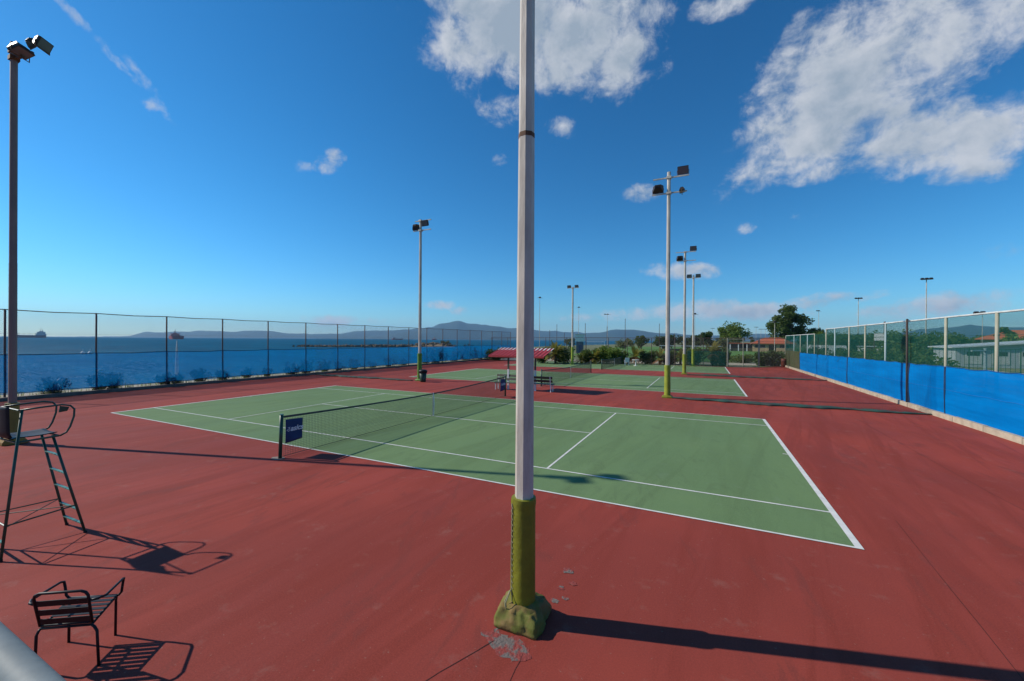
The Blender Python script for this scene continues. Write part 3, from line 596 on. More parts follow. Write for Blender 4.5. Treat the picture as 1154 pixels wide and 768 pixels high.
# fine divider nets between the courts, their hems gathered on the floor
M_hem=mat('bunched_green_net',(.020,.075,.058),.85,0,(.045,.05,.045),3,.6,40,contrast=(.4,.6))
def divider(u0,u1,v,H_,label):
    root=empty('divider_net',(u0,v,0),label,'divider net','divider nets between the courts'); Ln=u1-u0
    mb=MB(); k=0
    while k<Ln: mb.wire((k,.02*nz(k*2,v),.05),(k,.03*nz(k,v),H_),.0012); k+=.05
    for j in range(1,int(H_/.05)):
        z=.05*j; mb.wire((0,0,z),(Ln,0,z),.0010)
    mb.build('netting',M_netc,root)
    mb=MB(); n=int(Ln*6); pts=[]; rs=[]
    for i in range(n+1):
        x=Ln*i/n; pts.append((x,.10*nz(x*.8,v)+.04*nz(x*3,v),.05+.02*nz(x*2.3,v+4))); rs.append(max(.02,(.085+.05*nz(x*1.4,v+9)+.025*nz(x*6,v))*min(1,.35+i/12,.35+(n-i)/14)))
    mb.tube(pts,rs,9); o=mb.build('gathered_hem',M_hem,root,smooth=True); o.scale=(1,2.6,.8)
    mb=MB(); mb.wire((0,0,H_),(Ln,0,H_),.004); mb.build('top_rope',M_netc,root)
divider(20.0,30.25,15.35,3.05,'fine divider net with green gathered hem from the tallest looking pole to the right fence')
divider(20.15,30.25,31.6,3.05,'farther fine divider net with gathered hem from the far corner pole to the right fence')
divider(-7.9,2.4,15.7,3.05,'fine divider net with gathered hem between the seaside fence and lime padded pole')
# ------------------------------------------------------------------ BENCHES, SHELTER, BIN
def bench(u0,facing,slatm,label):
    root=empty('park_bench',(u0,14.62,0),label,'bench','benches under the red shelter',rz=0 if facing<0 else math.pi)
    Wd=1.75
    for i,y in enumerate((-.34,-.20,-.06)):
        mb=MB(); mb.box((0,y,.44),(Wd,.115,.03)); mb.build('seat_slat',slatm,root)
    for i,(z,y) in enumerate(((.64,.085),(.84,.12))):
        mb=MB(); mb.box((0,y,z),(Wd,.03,.14),Euler((R(-12),0,0)).to_matrix()); mb.build('back_slat',slatm,root)
    for x in (-.74,.74):
        for y in (-.34,.02):
            mb=MB(); mb.bar((x,y,.0),(x,y,.425),.05,.05); mb.build('leg',M_white,root)
        mb=MB(); mb.bar((x,-.36,.40),(x,.05,.40),.04,.04); mb.bar((x,.05,.40),(x,.15,.92),.04,.04); mb.build('frame',M_white,root)
bench(10.75,-1,M_brownslat,'slatted bench with slats coloured sunlit brown beside the far banner of the closest net')
bench(12.75,1,M_wood,'dark green slatted bench seen from behind right of the nearest pole')
sh=empty('canopy_shelter',(11.6,14.6,0),'small open shelter with a red and white striped sloping roof over the benches','shelter')
for x in (-.95,.85):
    mb=MB(); mb.bar((x,.15,0),(x,.15,2.3),.09,.09); mb.build('post',M_brownslat,sh)
    mb=MB(); mb.bar((x,.15,0),(x,.15,1.25),.10,.10); mb.build('painted_base',M_white,sh)
    mb=MB(); mb.bar((x,-.55,1.98),(x,.75,2.45),.06,.06); mb.build('rafter',M_brownslat,sh)
mb=MB(); x0,x1=-1.85,1.75; ny=1; vs=[]; nn=84
for i in range(nn+1):
    x=x0+(x1-x0)*i/nn; dz=.022*math.cos(2*math.pi*i/6)
    for s in (0,.7,1): vs.append((x,-.75+1.7*s,2.10+.44*s+dz))
for i in range(nn):
    for k in (0,1): mb.add([vs[3*i+k],vs[3*i+3+k],vs[3*i+4+k],vs[3*i+1+k]],[(0,1,2,3)],1 if (k and (i%6) in (0,5)) else 0)
o=mb.build('roof',[M_redroof,M_white],sh); md=o.modifiers.new('thickness','SOLIDIFY'); md.thickness=.02
mb=MB(); mb.bar((x0,-.77,2.06),(x1,-.77,2.06),.03,.10); mb.bar((x0,.97,2.50),(x1,.97,2.50),.03,.08); mb.build('fascia',M_redroof,sh)
wb=empty('waste_bin',(3.42,15.6,0),'dark green waste bin with a black lid beside the lime padded pole','bin')
mb=MB(); mb.tube([(0,0,.02),(0,0,.10),(0,0,.72)],[.20,.21,.27],14); mb.build('body',mat('dark_green_plastic',(.02,.05,.03),.5),wb,smooth=True)
mb=MB(); mb.tube([(0,0,.72),(0,0,.80),(0,0,.87),(0,0,.90)],[.31,.31,.22,.05],14); mb.build('lid',M_black,wb,smooth=True)
mb=MB(); mb.tube([(0,0,.64),(.0,0,.71)],[.285,.30],14); mb.build('bag_rim',M_black,wb)
# ------------------------------------------------------------------ UMPIRE CHAIR
uc=empty('umpire_chair',(12.6,-5.25,0),'tall dark green umpire chair with ladder legs and black seat at left','umpire chair')
def U(x,y,z): return (x-12.6,y+5.25,z)
Zs=1.58
legs={'fl':(U(12.28,-4.83,0),U(12.28,-5.12,Zs)),'fr':(U(12.90,-4.81,0),U(12.78,-5.13,Zs)),'rr':(U(13.03,-5.68,0),U(12.93,-5.47,2.02)),'rl':(U(12.17,-5.68,0),U(12.28,-5.49,2.02))}
for k,(a,b_) in legs.items():
    mb=MB(); mb.tube([a,b_],.017,8); mb.build('leg',M_greenm,uc,smooth=True)
    mb=MB(); mb.tube([(a[0],a[1],0),(a[0],a[1],.03)],.022,8); mb.build('foot_cap',M_black,uc)
def lerp(a,b_,s): return tuple(a[i]+(b_[i]-a[i])*s for i in range(3))
for s in (.10,.25,.45,.62,.80):
    a=lerp(*legs['fl'],s); b_=lerp(*legs['fr'],s); mb=MB(); mb.bar(a,b_,.035,.014); mb.build('rung',M_greenl,uc)
mb=MB(); z=.27
q={k:lerp(a,b_,.46/ (Zs if k[0]=='f' else 2.02)) for k,(a,b_) in legs.items()}
mb.tube([q['fl'],q['rl']],.009,6); mb.tube([q['fr'],q['rr']],.011,6); mb.tube([q['rl'],q['rr']],.011,6); mb.tube([q['fl'],(q['rr'][0],q['rr'][1],q['rr'][2]-.02)],.007,6); mb.tube([q['fr'],(q['rl'][0],q['rl'][1],q['rl'][2]-.02)],.007,6); mb.build('cross_brace',M_greenm,uc)
mb=MB(); mb.bar(lerp(*legs['rl'],.12),lerp(*legs['rr'],.12),.03,.014); mb.build('rear_rung',M_greenl,uc)
mb=MB(); A,B,C_,D_=U(12.28,-5.10,Zs),U(12.90,-5.10,Zs),U(12.92,-5.52,Zs-.01),U(12.27,-5.54,Zs-.01)
for a,b_ in ((A,B),(B,C_),(C_,D_),(D_,A)): mb.tube([a,b_],.015,6)
mb.build('seat_frame',M_greenm,uc)
# seat shell, curved up into the back
def seat(u,v):
    x=12.33+u*.52; L_=v*.95
    if L_<.42: y=-5.13-L_; z=Zs+.025-.012*math.sin(L_/.42*math.pi)
    elif L_<.58: a=(L_-.42)/.16*math.pi/2*.95; y=-5.55-.10*math.sin(a); z=Zs+.025+.10*(1-math.cos(a))
    else: d=L_-.58; y=-5.65-.02*d+.0; z=Zs+.125+d
    z+=.018*(2*u-1)**2*(1 if L_<.42 else 0); y+=.05*(2*u-1)**2*(1 if L_>.5 else 0)
    return U(x,y+.03,z)
o=grid_sheet('seat_shell',seat,10,24,M_black,uc); md=o.modifiers.new('thickness','SOLIDIFY'); md.thickness=.012
for x in (12.26,12.93):
    s=1 if x>12.5 else 0
    mb=MB(); P_=[U(x,-5.49,2.02),U(x,-5.3,2.035),U(x,-5.08,2.045),U(x,-4.99,2.02),U(x,-4.945,1.96),U(x,-4.95,1.85),U(x,-4.99,1.70),U(x,-5.03,1.62),U(x,-5.10,Zs)]
    mb.tube(P_,.013,8); mb.build('armrest',M_greenm,uc,smooth=True)
mb=MB(); mb.tube([U(12.26,-5.50,2.02),U(12.93,-5.50,2.02)],.012,6); mb.build('back_rail',M_greenm,uc)
mb=MB(); mb.add([U(12.925,-5.10,2.03),U(12.925,-5.0,2.0),U(12.915,-5.02,1.94),U(12.915,-5.11,1.93),U(12.935,-5.10,2.03),U(12.935,-5.0,2.0),U(12.925,-5.02,1.94),U(12.925,-5.11,1.93)],[(0,1,2,3),(7,6,5,4),(0,4,5,1),(1,5,6,2),(2,6,7,3),(3,7,4,0)]); mb.build('side_plate',M_greenm,uc)
# ------------------------------------------------------------------ GARDEN ARMCHAIR
ac=empty('metal_armchair',(16.2,-5.9,0),'low black slatted metal armchair on the red floor below the umpire chair','armchair')
def G(x,y,z): return (x-16.2,y+5.9,z)
RL,RR,FL,FR=(16.14,-6.17),(16.56,-5.88),(15.90,-5.88),(16.19,-5.63)
SB_L,SB_R=(16.13,-6.13),(16.47,-5.90); SF_L,SF_R=(15.84,-5.85),(16.20,-5.62)
def P3(p,z): return G(p[0],p[1],z)
bl=(16.16,-6.16); br_=(16.50,-5.93)
for a,b_,zt in ((RL,SB_L,.37),(RR,SB_R,.37),(FL,SF_L,.41),(FR,SF_R,.41)):
    mb=MB(); ca_=P3(b_,zt); a0=P3(a,0); k_=(a0[0]*.75+ca_[0]*.25,a0[1]*.75+ca_[1]*.25,zt-.045); mb.tube([a0,k_,((k_[0]+ca_[0])/2,(k_[1]+ca_[1])/2,zt-.012),ca_],.0115,8); mb.build('leg',M_blackm,ac,smooth=True)
mb=MB(); c4=[P3(SB_L,.37),P3(SB_R,.37),P3(SF_R,.41),P3(SF_L,.41)]
for i in range(4): mb.tube([c4[i],c4[(i+1)%4]],.011,8)
mb.build('seat_frame',M_blackm,ac,smooth=True)
for k in range(7):
    s=.07+k*.143; a=lerp(c4[0],c4[3],s); b_=lerp(c4[1],c4[2],s); mb=MB(); mb.bar((a[0],a[1],a[2]+.012),(b_[0],b_[1],b_[2]+.012),.036,.005); mb.build('seat_slat',M_blackm,ac)
# back
BN=Vector((SB_R[0]-SB_L[0],SB_R[1]-SB_L[1],0)).normalized(); back=Vector((BN.y,-BN.x,0))  # outward, behind the chair
bL=Vector(P3(SB_L,.375)); bR=Vector(P3(SB_R,.375)); lean=back*.06+Vector((0,0,.345)); ex=BN*.012
tl,tr=bL+lean-ex,bR+lean+ex
def rb(p,q,r_,s): return p+(q-p).normalized()*s
path=[bL-ex*.4+Vector((0,0,.02)),tl-lean*.12-ex*.0,tl-lean*.03+BN*.015,tl+BN*.05+lean*.02,tr-BN*.05+lean*.02,tr-lean*.03-BN*.015,tr-lean*.12,bR+ex*.4+Vector((0,0,.02))]
mb=MB(); mb.tube(path,.012,8); mb.tube([path[0],path[-1]],.010,8); mb.build('back_frame',M_blackm,ac,smooth=True)
for k in range(3):
    s=.18+.27*k; a=bL+lean*s-ex*s; b_=bR+lean*s+ex*s; mb=MB(); mb.bar(a,b_,.006,.058,up=tuple(lean.normalized())); mb.build('back_slat',M_blackm,ac)
for sgn,bb_,ff,ex_ in ((-1,bL,Vector(c4[3]),-BN),(1,bR,Vector(c4[2]),BN)):
    st=bb_+lean*.72+ex_*.02; fr_=ff+Vector((0,0,.17))
    mb=MB(); out=ex_*.085
    pts=[st,st+ex_*.05+(fr_-st)*.06,st+out+(fr_-st)*.2,fr_+out*.8-(fr_-st)*.08+Vector((0,0,.01)),fr_+out*.7,fr_+out*.6+Vector((0,0,-.04)),ff+out*.45+Vector((0,0,.03)),ff+out*.15,ff]
    mb.tube(pts,.0115,8); mb.build('armrest',M_blackm,ac,smooth=True)
# ------------------------------------------------------------------ HANDRAIL by the photographer
hr=empty('handrail',(CAM.x-.6,CAM.y+.3,0),'pale painted tube handrail cut off in the lower left foreground','handrail')
def atd(px,py,dist): d=ray(px,py); return CAM+d*dist
a=atd(-16,726,.60); b_=atd(46,788,.52); d_=(b_-a)
H0=Vector(hr.location)
mb=MB(); mb.tube([a-d_*14-H0,a-H0,b_-H0,b_+d_*7-H0],.0235,24); mb.build('rail',M_hand,hr,smooth=True)
for s in (-13.5,7):
    e=a+d_*s-H0; mb=MB(); mb.tube([(e.x,e.y,-.0),(e.x,e.y,e.z)],.022,16); mb.build('post',M_hand,hr,smooth=True)
# ------------------------------------------------------------------ VEGETATION
ML={'dark':leafmat('dark_leaves',(.050,.095,.022),(.105,.14,.028)),'mid':leafmat('mid_leaves',(.095,.17,.028),(.17,.21,.036)),
    'olive':leafmat('olive_leaves',(.10,.125,.04),(.15,.15,.05)),'yell':leafmat('yellow_green_leaves',(.15,.19,.035),(.10,.15,.03)),
    'palm':leafmat('palm_fronds',(.17,.20,.035),(.32,.25,.05),.5),'shore':leafmat('shore_shrub_leaves',(.014,.024,.012),(.022,.030,.014),.05),
    'dry':leafmat('dry_fronds',(.20,.10,.045),(.15,.085,.04),.2)}
def leaves(mb,c,rad,n,s,hollow=.55,asp=.55):
    for _ in range(n):
        while True:
            p=Vector((rnd.uniform(-1,1),rnd.uniform(-1,1),rnd.uniform(-1,1)))
            if p.length<1: break
        if p.length<hollow and rnd.random()<.7: p=p.normalized()*rnd.uniform(hollow,1)
        p=Vector((c[0]+p.x*rad[0],c[1]+p.y*rad[1],c[2]+p.z*rad[2]))
        a=Vector((rnd.gauss(0,1),rnd.gauss(0,1),rnd.gauss(0,.7))).normalized(); b=a.cross(Vector((rnd.gauss(0,1),rnd.gauss(0,1),rnd.gauss(0,1)))).normalized()
        q=s*rnd.uniform(.6,1.3); a=a*q; b=b*q*asp
        mb.add([p-a,p-a*.1+b,p+a,p-a*.1-b],[(0,1,2,3)])
def tree(name,loc,h,w,label,kind='dark',trunk=.25,n=3500,leaf=.35,lobes=14,seed=0,group=None,trunk_r=None,squash=1.0,cat='tree'):
    rnd.seed(seed+11); root=empty(name,loc,label,cat,group)
    mb=MB(); tr=trunk_r or h*.028; top=h*trunk
    mb.tube([(0,0,-.05),(tr*.3,0,top*.5),(0,tr*.2,top),(0,0,h*.7)],[tr*1.25,tr,tr*.85,tr*.3],8)
    L_=[]
    for i in range(lobes):
        a=rnd.uniform(0,2*math.pi); s=(i+.5)/lobes; z=top+(h-top)*(.12+.78*s); R_=w/2*math.sin(math.pi*(.18+.72*s))**.7*rnd.uniform(.35,.78)
        c=(math.cos(a)*R_,math.sin(a)*R_,z); r_=w*rnd.uniform(.16,.26)
        if i==lobes-1: c=(rnd.uniform(-.1,.1)*w,0,h-r_*.8)
        L_.append((c,r_)); mb.tube([(0,0,top*.8+(z-top)*.15),(c[0]*.5,c[1]*.5,z*.55+top*.35),(c[0],c[1],z)],[tr*.5,tr*.3,tr*.1],5,cap=False)
    mb.build('trunk',M_bark,root,smooth=True)
    cb=MB(); per=n//lobes
    for (c,r_) in L_:
        for k in range(5):
            d=Vector((rnd.gauss(0,1),rnd.gauss(0,1),rnd.gauss(0,.7))).normalized()*r_*.55; q=r_*rnd.uniform(.4,.75)
            leaves(cb,(c[0]+d.x,c[1]+d.y,max(c[2]+d.z,q*.5)),(q,q,q*.8*squash),per//5,leaf)
    cb.build('crown',ML[kind],root); return root
def shrub(name,loc,h,w,label,kind='dark',n=900,leaf=.09,seed=0,group=None,cat='shrub',stems=7):
    rnd.seed(seed+91); root=empty(name,loc,label,cat,group); mb=MB(); cb=MB()
    for i in range(stems):
        a=rnd.uniform(0,6.28); q=rnd.uniform(.1,.42)*w; z=h*rnd.uniform(.45,.85); c=(math.cos(a)*q,math.sin(a)*q,z)
        mb.tube([(0,0,-.03),(c[0]*.4,c[1]*.4,z*.5),c],[.022,.016,.008],5,cap=False)
        leaves(cb,c,(w*.20,w*.20,h*.22),n//(2*stems),leaf,.2); leaves(cb,(c[0]*.8,c[1]*.8,z*.5),(w*.22,w*.22,h*.3),n//(2*stems),leaf,.2)
    mb.build('stems',M_bark,root); cb.build('foliage',ML[kind],root); return root
def spiky(name,loc,h,w,label,seed,group,cat='shrub'):
    rnd.seed(seed+17); root=empty(name,loc,label,cat,group); mb=MB(); cb=MB(); n=int(12+10*w)
    for i in range(n):
        a=rnd.uniform(0,6.28); q=w*.5*rnd.random()**.6; top=Vector((math.cos(a)*q,math.sin(a)*q,h*rnd.uniform(.45,1.0)*(1-.35*q/w))); b0=Vector((math.cos(a)*q*.3,math.sin(a)*q*.3,-.03)); mid=b0.lerp(top,.55)+Vector((rnd.gauss(0,.04),rnd.gauss(0,.04),0))
        mb.tube([b0,mid,top],[.014,.010,.004],4,cap=False)
        for k in range(46):
            s=rnd.random()**.8; p=(mid.lerp(top,s) if rnd.random()<.65 else b0.lerp(mid,s))+Vector((rnd.gauss(0,.035),rnd.gauss(0,.035),rnd.gauss(0,.02)))*(1+h*.6); d=((top-mid).normalized()+Vector((rnd.gauss(0,.6),rnd.gauss(0,.6),rnd.gauss(0,.35)))).normalized(); l=rnd.uniform(.07,.15)*(.7+.3*h); sd_=d.cross(Vector((rnd.gauss(0,1),rnd.gauss(0,1),.2))).normalized()*l*.22
            cb.add([p,p+d*l*.5+sd_,p+d*l,p+d*l*.5-sd_],[(0,1,2,3)])
    mb.build('stems',M_bark,root); cb.build('foliage',ML['shore'],root); return root
def palm(loc,h,label,seed,trunk=.5,dry=.25,n=34,group='fan palms along the far fence'):
    rnd.seed(seed+5); root=empty('palm_shrub',loc,label,'palm',group); mb=MB(); mb.tube([(0,0,-.05),(0,0,h*trunk)],[.16,.13],8); mb.build('trunk',M_bark,root)
    g1,g2=MB(),MB()
    for k in range(n):
        a=rnd.uniform(0,6.28); el=rnd.uniform(-.3,1.35); L_=h*rnd.uniform(.45,.62); tgt=g2 if (el<.25 and rnd.random()<dry*3) else g1
        p=Vector((0,0,h*trunk)); d=Vector((math.cos(a)*math.cos(el),math.sin(a)*math.cos(el),math.sin(el))); prev=p
        for s in range(7):
            q=p+d*(L_/7); d=(d+Vector((0,0,-.13))).normalized(); sd_=d.cross(Vector((0,0,1))); sd_=sd_.normalized() if sd_.length>.05 else Vector((1,0,0))
            wv=.20*h*.5*math.sin(math.pi*(s+1.2)/8.5)
            for t_ in (-1,1):
                tgt.add([p,p+(q-p)*.5,p+sd_*t_*wv+d*wv*.7+Vector((0,0,-.05*wv))],[(0,1,2)]); tgt.add([p+(q-p)*.5,q,p+(q-p)*.6+sd_*t_*wv+d*wv*.6],[(0,1,2)])
            p=q
    g1.build('fronds',ML['palm'],root)
    if g2.f: g2.build('dry_fronds',ML['dry'],root)
    return root
# shrubs on the shore just behind the blue screen
for i,(px,h,w_) in enumerate(((62,.95,.95),(112,1.15,.8),(126,1.0,.8),(187,.85,.8),(200,.7,.6),(226,1.0,.95),(252,.85,.7),(279,.85,.7),(302,.75,.6),(329,1.1,1.0),(346,1.25,.9),(365,1.1,.95),(381,.9,.7),(399,1.2,.95),(420,.7,.8),(438,1.3,.8),(455,.8,.9),(480,1.5,1.3),(491,2.1,1.9),(511,1.6,1.4),(525,2.3,2.2),(541,1.6,1.5),(549,1.4,1.4),(560,1.5,1.6),(568,1.4,1.5))):
    lo,hi=5,80
    for _ in range(40):
        md_=(lo+hi)/2
        if at(px,md_).x>-8.75-.25*(i%3): lo=md_
        else: hi=md_
    spiky('shore_shrub',at(px,lo),h*1.1,w_*1.25,'dark spiky shrub on the sand seen through the blue windscreen',i,'shrubs behind the blue seaside windscreen')
# white folded parasol behind the blue screen
pr=empty('beach_parasol',at(199.5,28.6),'folded white beach parasol standing behind the blue windscreen','parasol')
mb=MB(); mb.tube([(0,0,0),(0,0,2.75)],.022,8); mb.build('pole',M_white,pr)
mb=MB(); mb.tube([(0,0,.35),(0,0,.5),(.01,0,1.1),(0,0,2.0),(0,0,2.85)],[.04,.11,.10,.07,.02],9); mb.build('folded_canopy',mat('weathered_canvas',(.55,.54,.50),.8),pr,smooth=True)
# tufts of grass along the sea side kerb
rnd.seed(3); mb=MB()
for _ in range(4200):
    y=rnd.uniform(-8,50); c=.5+.5*nz(y*.6,4)
    if rnd.random()>c*1.4: continue
    x=-8.36-rnd.random()**2*1.0; h=rnd.uniform(.08,.34)*c*1.4; a=rnd.uniform(0,6.28); mb.add([(x,y,-.02),(x+.03*math.cos(a),y+.03*math.sin(a),-.02),(x+rnd.uniform(-.08,.08),y+rnd.uniform(-.08,.08),h+.2)],[(0,1,2)])
o=mb.build('grass',ML['yell']); o['kind']='stuff'
# palms and bushes behind the far fence
for i,(px,dd,h,t_,lab) in enumerate(((626,52,3.0,.35,'large dark fan palm right of the shelter roof'),(655,53.5,1.9,.2,'small fan palm below the white booth'),(671,53,2.3,.25,'fan palm behind the end of the farthest net'),(716,52.5,2.6,.3,'brown tinged fan palm behind the white table'),(744,52,2.4,.25,'fan palm with reddish dry fronds left of the yellow padded pole'),(767,52,2.2,.3,'pale fan palm between the two far poles'),(803,50.5,2.95,.42,'broad golden fan palm rising over the teal shade cloth'))):
    palm(at(px,dd),h*1.12,lab,i,t_,dry=.35 if i in (3,4,6) else .1,n=60)
for i,(px,dd,h,w_,k,lab) in enumerate(((612,53,1.7,2.2,'dark','dark bush under the right end of the shelter roof'),(636,53,2.0,2.6,'dark','dark bush beside the slim pole with two lamps'),(664,54,1.6,2.4,'dark','dark green bush behind the middle net'),(684,53,1.9,2.6,'mid','green bush at the start of the farthest net'),(698,53,1.8,2.2,'mid','green bush left of the white chair'),(730,53,1.6,2.2,'mid','green bush right of the white table'),(755,53,1.5,1.8,'dark','dark bush hidden behind the yellow padded pole'),(782,51,1.9,2.2,'mid','green bush behind the teal shade cloth'),(812,50,1.9,2.0,'dark','dark bush at the left gate post'),(835,58,1.0,3.2,'mid','low green bush seen through the gate'),(858,50.5,1.5,2.2,'dark','dark bush just right of the gate'),(874,50,1.6,2.4,'dark','large dark bush in the far right corner of the courts'),(560,60,1.6,3,'dark','dark bush behind the left end of the shelter roof'))):
    shrub('bush',at(px,dd),h*1.2,w_*1.15,lab,k,2200,.13,i+40,'bushes along the far fence','bush',12)
# oleanders outside the netted fence
for i,(v,du,h,w_,k) in enumerate(((20.5,1.5,2.6,2.4,'mid'),(23,1.4,3.1,2.4,'mid'),(25.2,2.0,2.8,2.6,'olive'),(27.5,1.5,2.7,2.6,'mid'),(30.5,1.8,2.6,2.8,'dark'),(33.5,1.6,2.5,2.6,'mid'),(37,1.8,2.4,2.8,'olive'),(40.5,1.7,2.4,2.8,'mid'),(44.5,1.7,2.4,3.0,'dark'),(48,2,2.3,3.0,'mid'))):
    shrub('oleander_bush',(30.5+du,v,0),h,w_,'leafy green oleander standing behind the netted fence and blue windscreen',k,1500,.12,i+70,'oleanders outside the netted fence','bush',12)
shrub('round_bush',at(1052,25),2.1,2.6,'rounded yellow green bush over the blue windscreen','yell',2200,.10,99,None,'bush',14)
# trees beyond the field
TL=[(887,150,16.5,13,'dark','tallest broad tree standing behind the red roofed clubhouse',9000,.42,.18,26),
 (913,150,8.2,9,'mid','smaller rounded tree right of the tallest tree',3000,.4,.2,12),
 (824,185,10.5,15,'mid','broad low crowned tree left of the clubhouse',4200,.45,.18,16),
 (796,150,6.6,8,'dark','rounded dark tree right of the far paired lamps',2200,.36,.15,10),
 (846,260,6,5,'dark','tiny dark tree on the skyline left of the clubhouse',600,.4,.2,6),
 (723,140,4.9,5.6,'dark','small round dark tree on the field edge',1800,.3,.12,9),
 (705,150,3.6,8,'olive','pale olive scrub tree left of the small round tree',1600,.3,.1,9),
 (745,140,4.8,6,'dark','dark round tree just left of the yellow padded pole',1800,.3,.12,9),
 (757,140,5.1,5.5,'dark','dark round tree right of the yellow padded pole',1800,.3,.12,9),
 (770,142,4.6,6.5,'dark','dark round tree behind the far corner pole',1800,.3,.12,9),
 (784,145,5.2,6,'dark','dark round tree behind the paired lamp pole',1800,.3,.12,9),
 (643,150,3.9,4.5,'olive','thin pale tree beside the white booth',900,.28,.2,7),
 (876,140,4.6,8,'olive','pale olive tree right behind the clubhouse roof',1500,.3,.1,8),
 (812,150,3.9,12,'olive','low olive scrub in front of the broad crowned tree',1800,.3,.1,10)]
for i,(px,dd,h,w_,k,lab,n_,lf_,tk,lb) in enumerate(TL): tree('broadleaf_tree' if k!='olive' else 'scrub_tree',at(px,dd),h,w_,lab,k,tk,n_,lf_,lb,i,'trees around the sports field')
BT=[(936,96,5.0,8,'mid'),(952,84,4.6,7,'dark'),(966,100,5.0,8,'mid'),(982,88,4.8,7,'dark'),(1003,80,4.7,7,'mid'),(1020,76,4.6,7,'dark'),(1036,82,4.7,7.5,'mid'),(1052,70,4.3,7,'dark'),(1068,80,4.4,8,'mid'),(1086,84,4.3,8,'dark'),(1104,88,4.2,8,'mid'),(1122,92,4.3,8,'dark'),(1150,58,3.6,6,'mid'),(1172,60,4,6,'dark'),(1000,120,5.8,12,'mid'),(1060,130,5.6,14,'dark'),(940,130,5.8,12,'dark')]
for i,(px,dd,h,w_,k) in enumerate(BT):
    tree('broadleaf_tree',at(px,dd),h,w_,'bushy green tree in the belt behind the netted fence',k,.12,2600,.30,12,i+40,'tree belt beyond the netted fence')
tree('pine_tree',at(1131,78),6.0,3.4,'dark pointed tree left of the orange tiled house roof','dark',.2,1300,.3,9,71)
# ------------------------------------------------------------------ BUILDINGS AND FIELD FURNITURE
M_tile=mat('orange_roof_tiles',(.42,.115,.055),.8,0,(.33,.085,.04),1.5,.6,9,stretch=(1,6,1))
M_tan=mat('tan_render',(.42,.30,.17),.85,0,(.35,.25,.15),1)
M_win=mat('dark_window',(.02,.025,.03),.2,0,spec=.7)
M_grey=mat('grey_metal_cladding',(.33,.36,.37),.5,0,(.27,.30,.32),1,stretch=(1,1,.2))
M_roofg=mat('pale_metal_roof',(.50,.54,.55),.45,0,(.40,.44,.46),1)
def face(px): # rotation that turns a building's long side to face the courts
    p=at(px,100); return math.atan2(p.y-CAM.y,p.x-CAM.x)-math.pi/2
def hip(mb,w_,d,z,h,ov=.5,mi=0,rid=.35):
    x,y=w_/2+ov,d/2+ov; r_=x-y*1.0 if x>y else x*rid
    vs=[(-x,-y,z),(x,-y,z),(x,y,z),(-x,y,z),(-max(r_,.2),0,z+h),(max(r_,.2),0,z+h),(-x,-y,z-.15),(x,-y,z-.15),(x,y,z-.15),(-x,y,z-.15)]
    mb.add(vs,[(0,1,5,4),(1,2,5),(2,3,4,5),(3,0,4),(0,6,7,1),(1,7,8,2),(2,8,9,3),(3,9,6,0),(9,8,7,6)],mi)
ch=empty('clubhouse',at(870.5,122),'tan clubhouse with orange tiled hip roof at the edge of the field','building',rz=face(870))
mb=MB(); W2=10.2; H2=2.35
# front wall with openings: piers, sill and lintel
for x,w_ in ((-4.75,.7),(-1.35,.9),(1.35,.9),(4.75,.7)): mb.box((x,-3,H2/2),(w_,.3,H2))
for x,w_ in ((-3.1,2.6),(3.1,2.6)): mb.box((x,-3,.55),(w_,.29,1.1)); mb.box((x,-3,H2-.15),(w_,.29,.3))
mb.box((0,-3,H2-.12),(1.8,.29,.24)); mb.box((-W2/2+.15,0,H2/2),(.3,5.7,H2)); mb.box((W2/2-.15,0,H2/2),(.3,5.7,H2)); mb.box((0,3,H2/2),(W2,.3,H2)); mb.build('wall',M_tan,ch)
for x in (-3.1,3.1):
    mb=MB(); mb.box((x,-2.93,1.57),(2.6,.06,.95)); wo_=mb.build('window',M_win,ch)
    mb=MB(); mb.bar((x,-2.98,1.1),(x,-2.98,2.05),.06,.05); mb.bar((x-1.3,-2.98,1.12),(x+1.3,-2.98,1.12),.05,.05); mb.build('frame',M_white,wo_)
mb=MB(); mb.box((0,-2.2,1.05),(1.8,.06,2.1)); mb.build('door',M_win,ch)
mb=MB(); hip(mb,W2,6.2,H2+.1,1.75,.7); mb.build('roof',M_tile,ch)
an=empty('pavilion',at(837,126),'low open pavilion with dark bays and thin red roof left of the clubhouse','building',rz=face(837))
for x in (-3.4,-1.15,1.15,3.4):
    mb=MB(); mb.box((x,-1.5,1.1),(.25,.25,2.2)); mb.build('pillar',M_white,an)
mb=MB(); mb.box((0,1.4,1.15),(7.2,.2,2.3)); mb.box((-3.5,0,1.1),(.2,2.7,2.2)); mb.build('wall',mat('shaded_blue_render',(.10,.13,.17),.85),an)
mb=MB(); mb.box((0,0,2.42),(7.8,3.6,.22)); mb.build('roof',M_tile,an)
mb=MB(); mb.box((0,0,.45),(6.2,.5,.9)); mb.build('counter',M_tan,an)
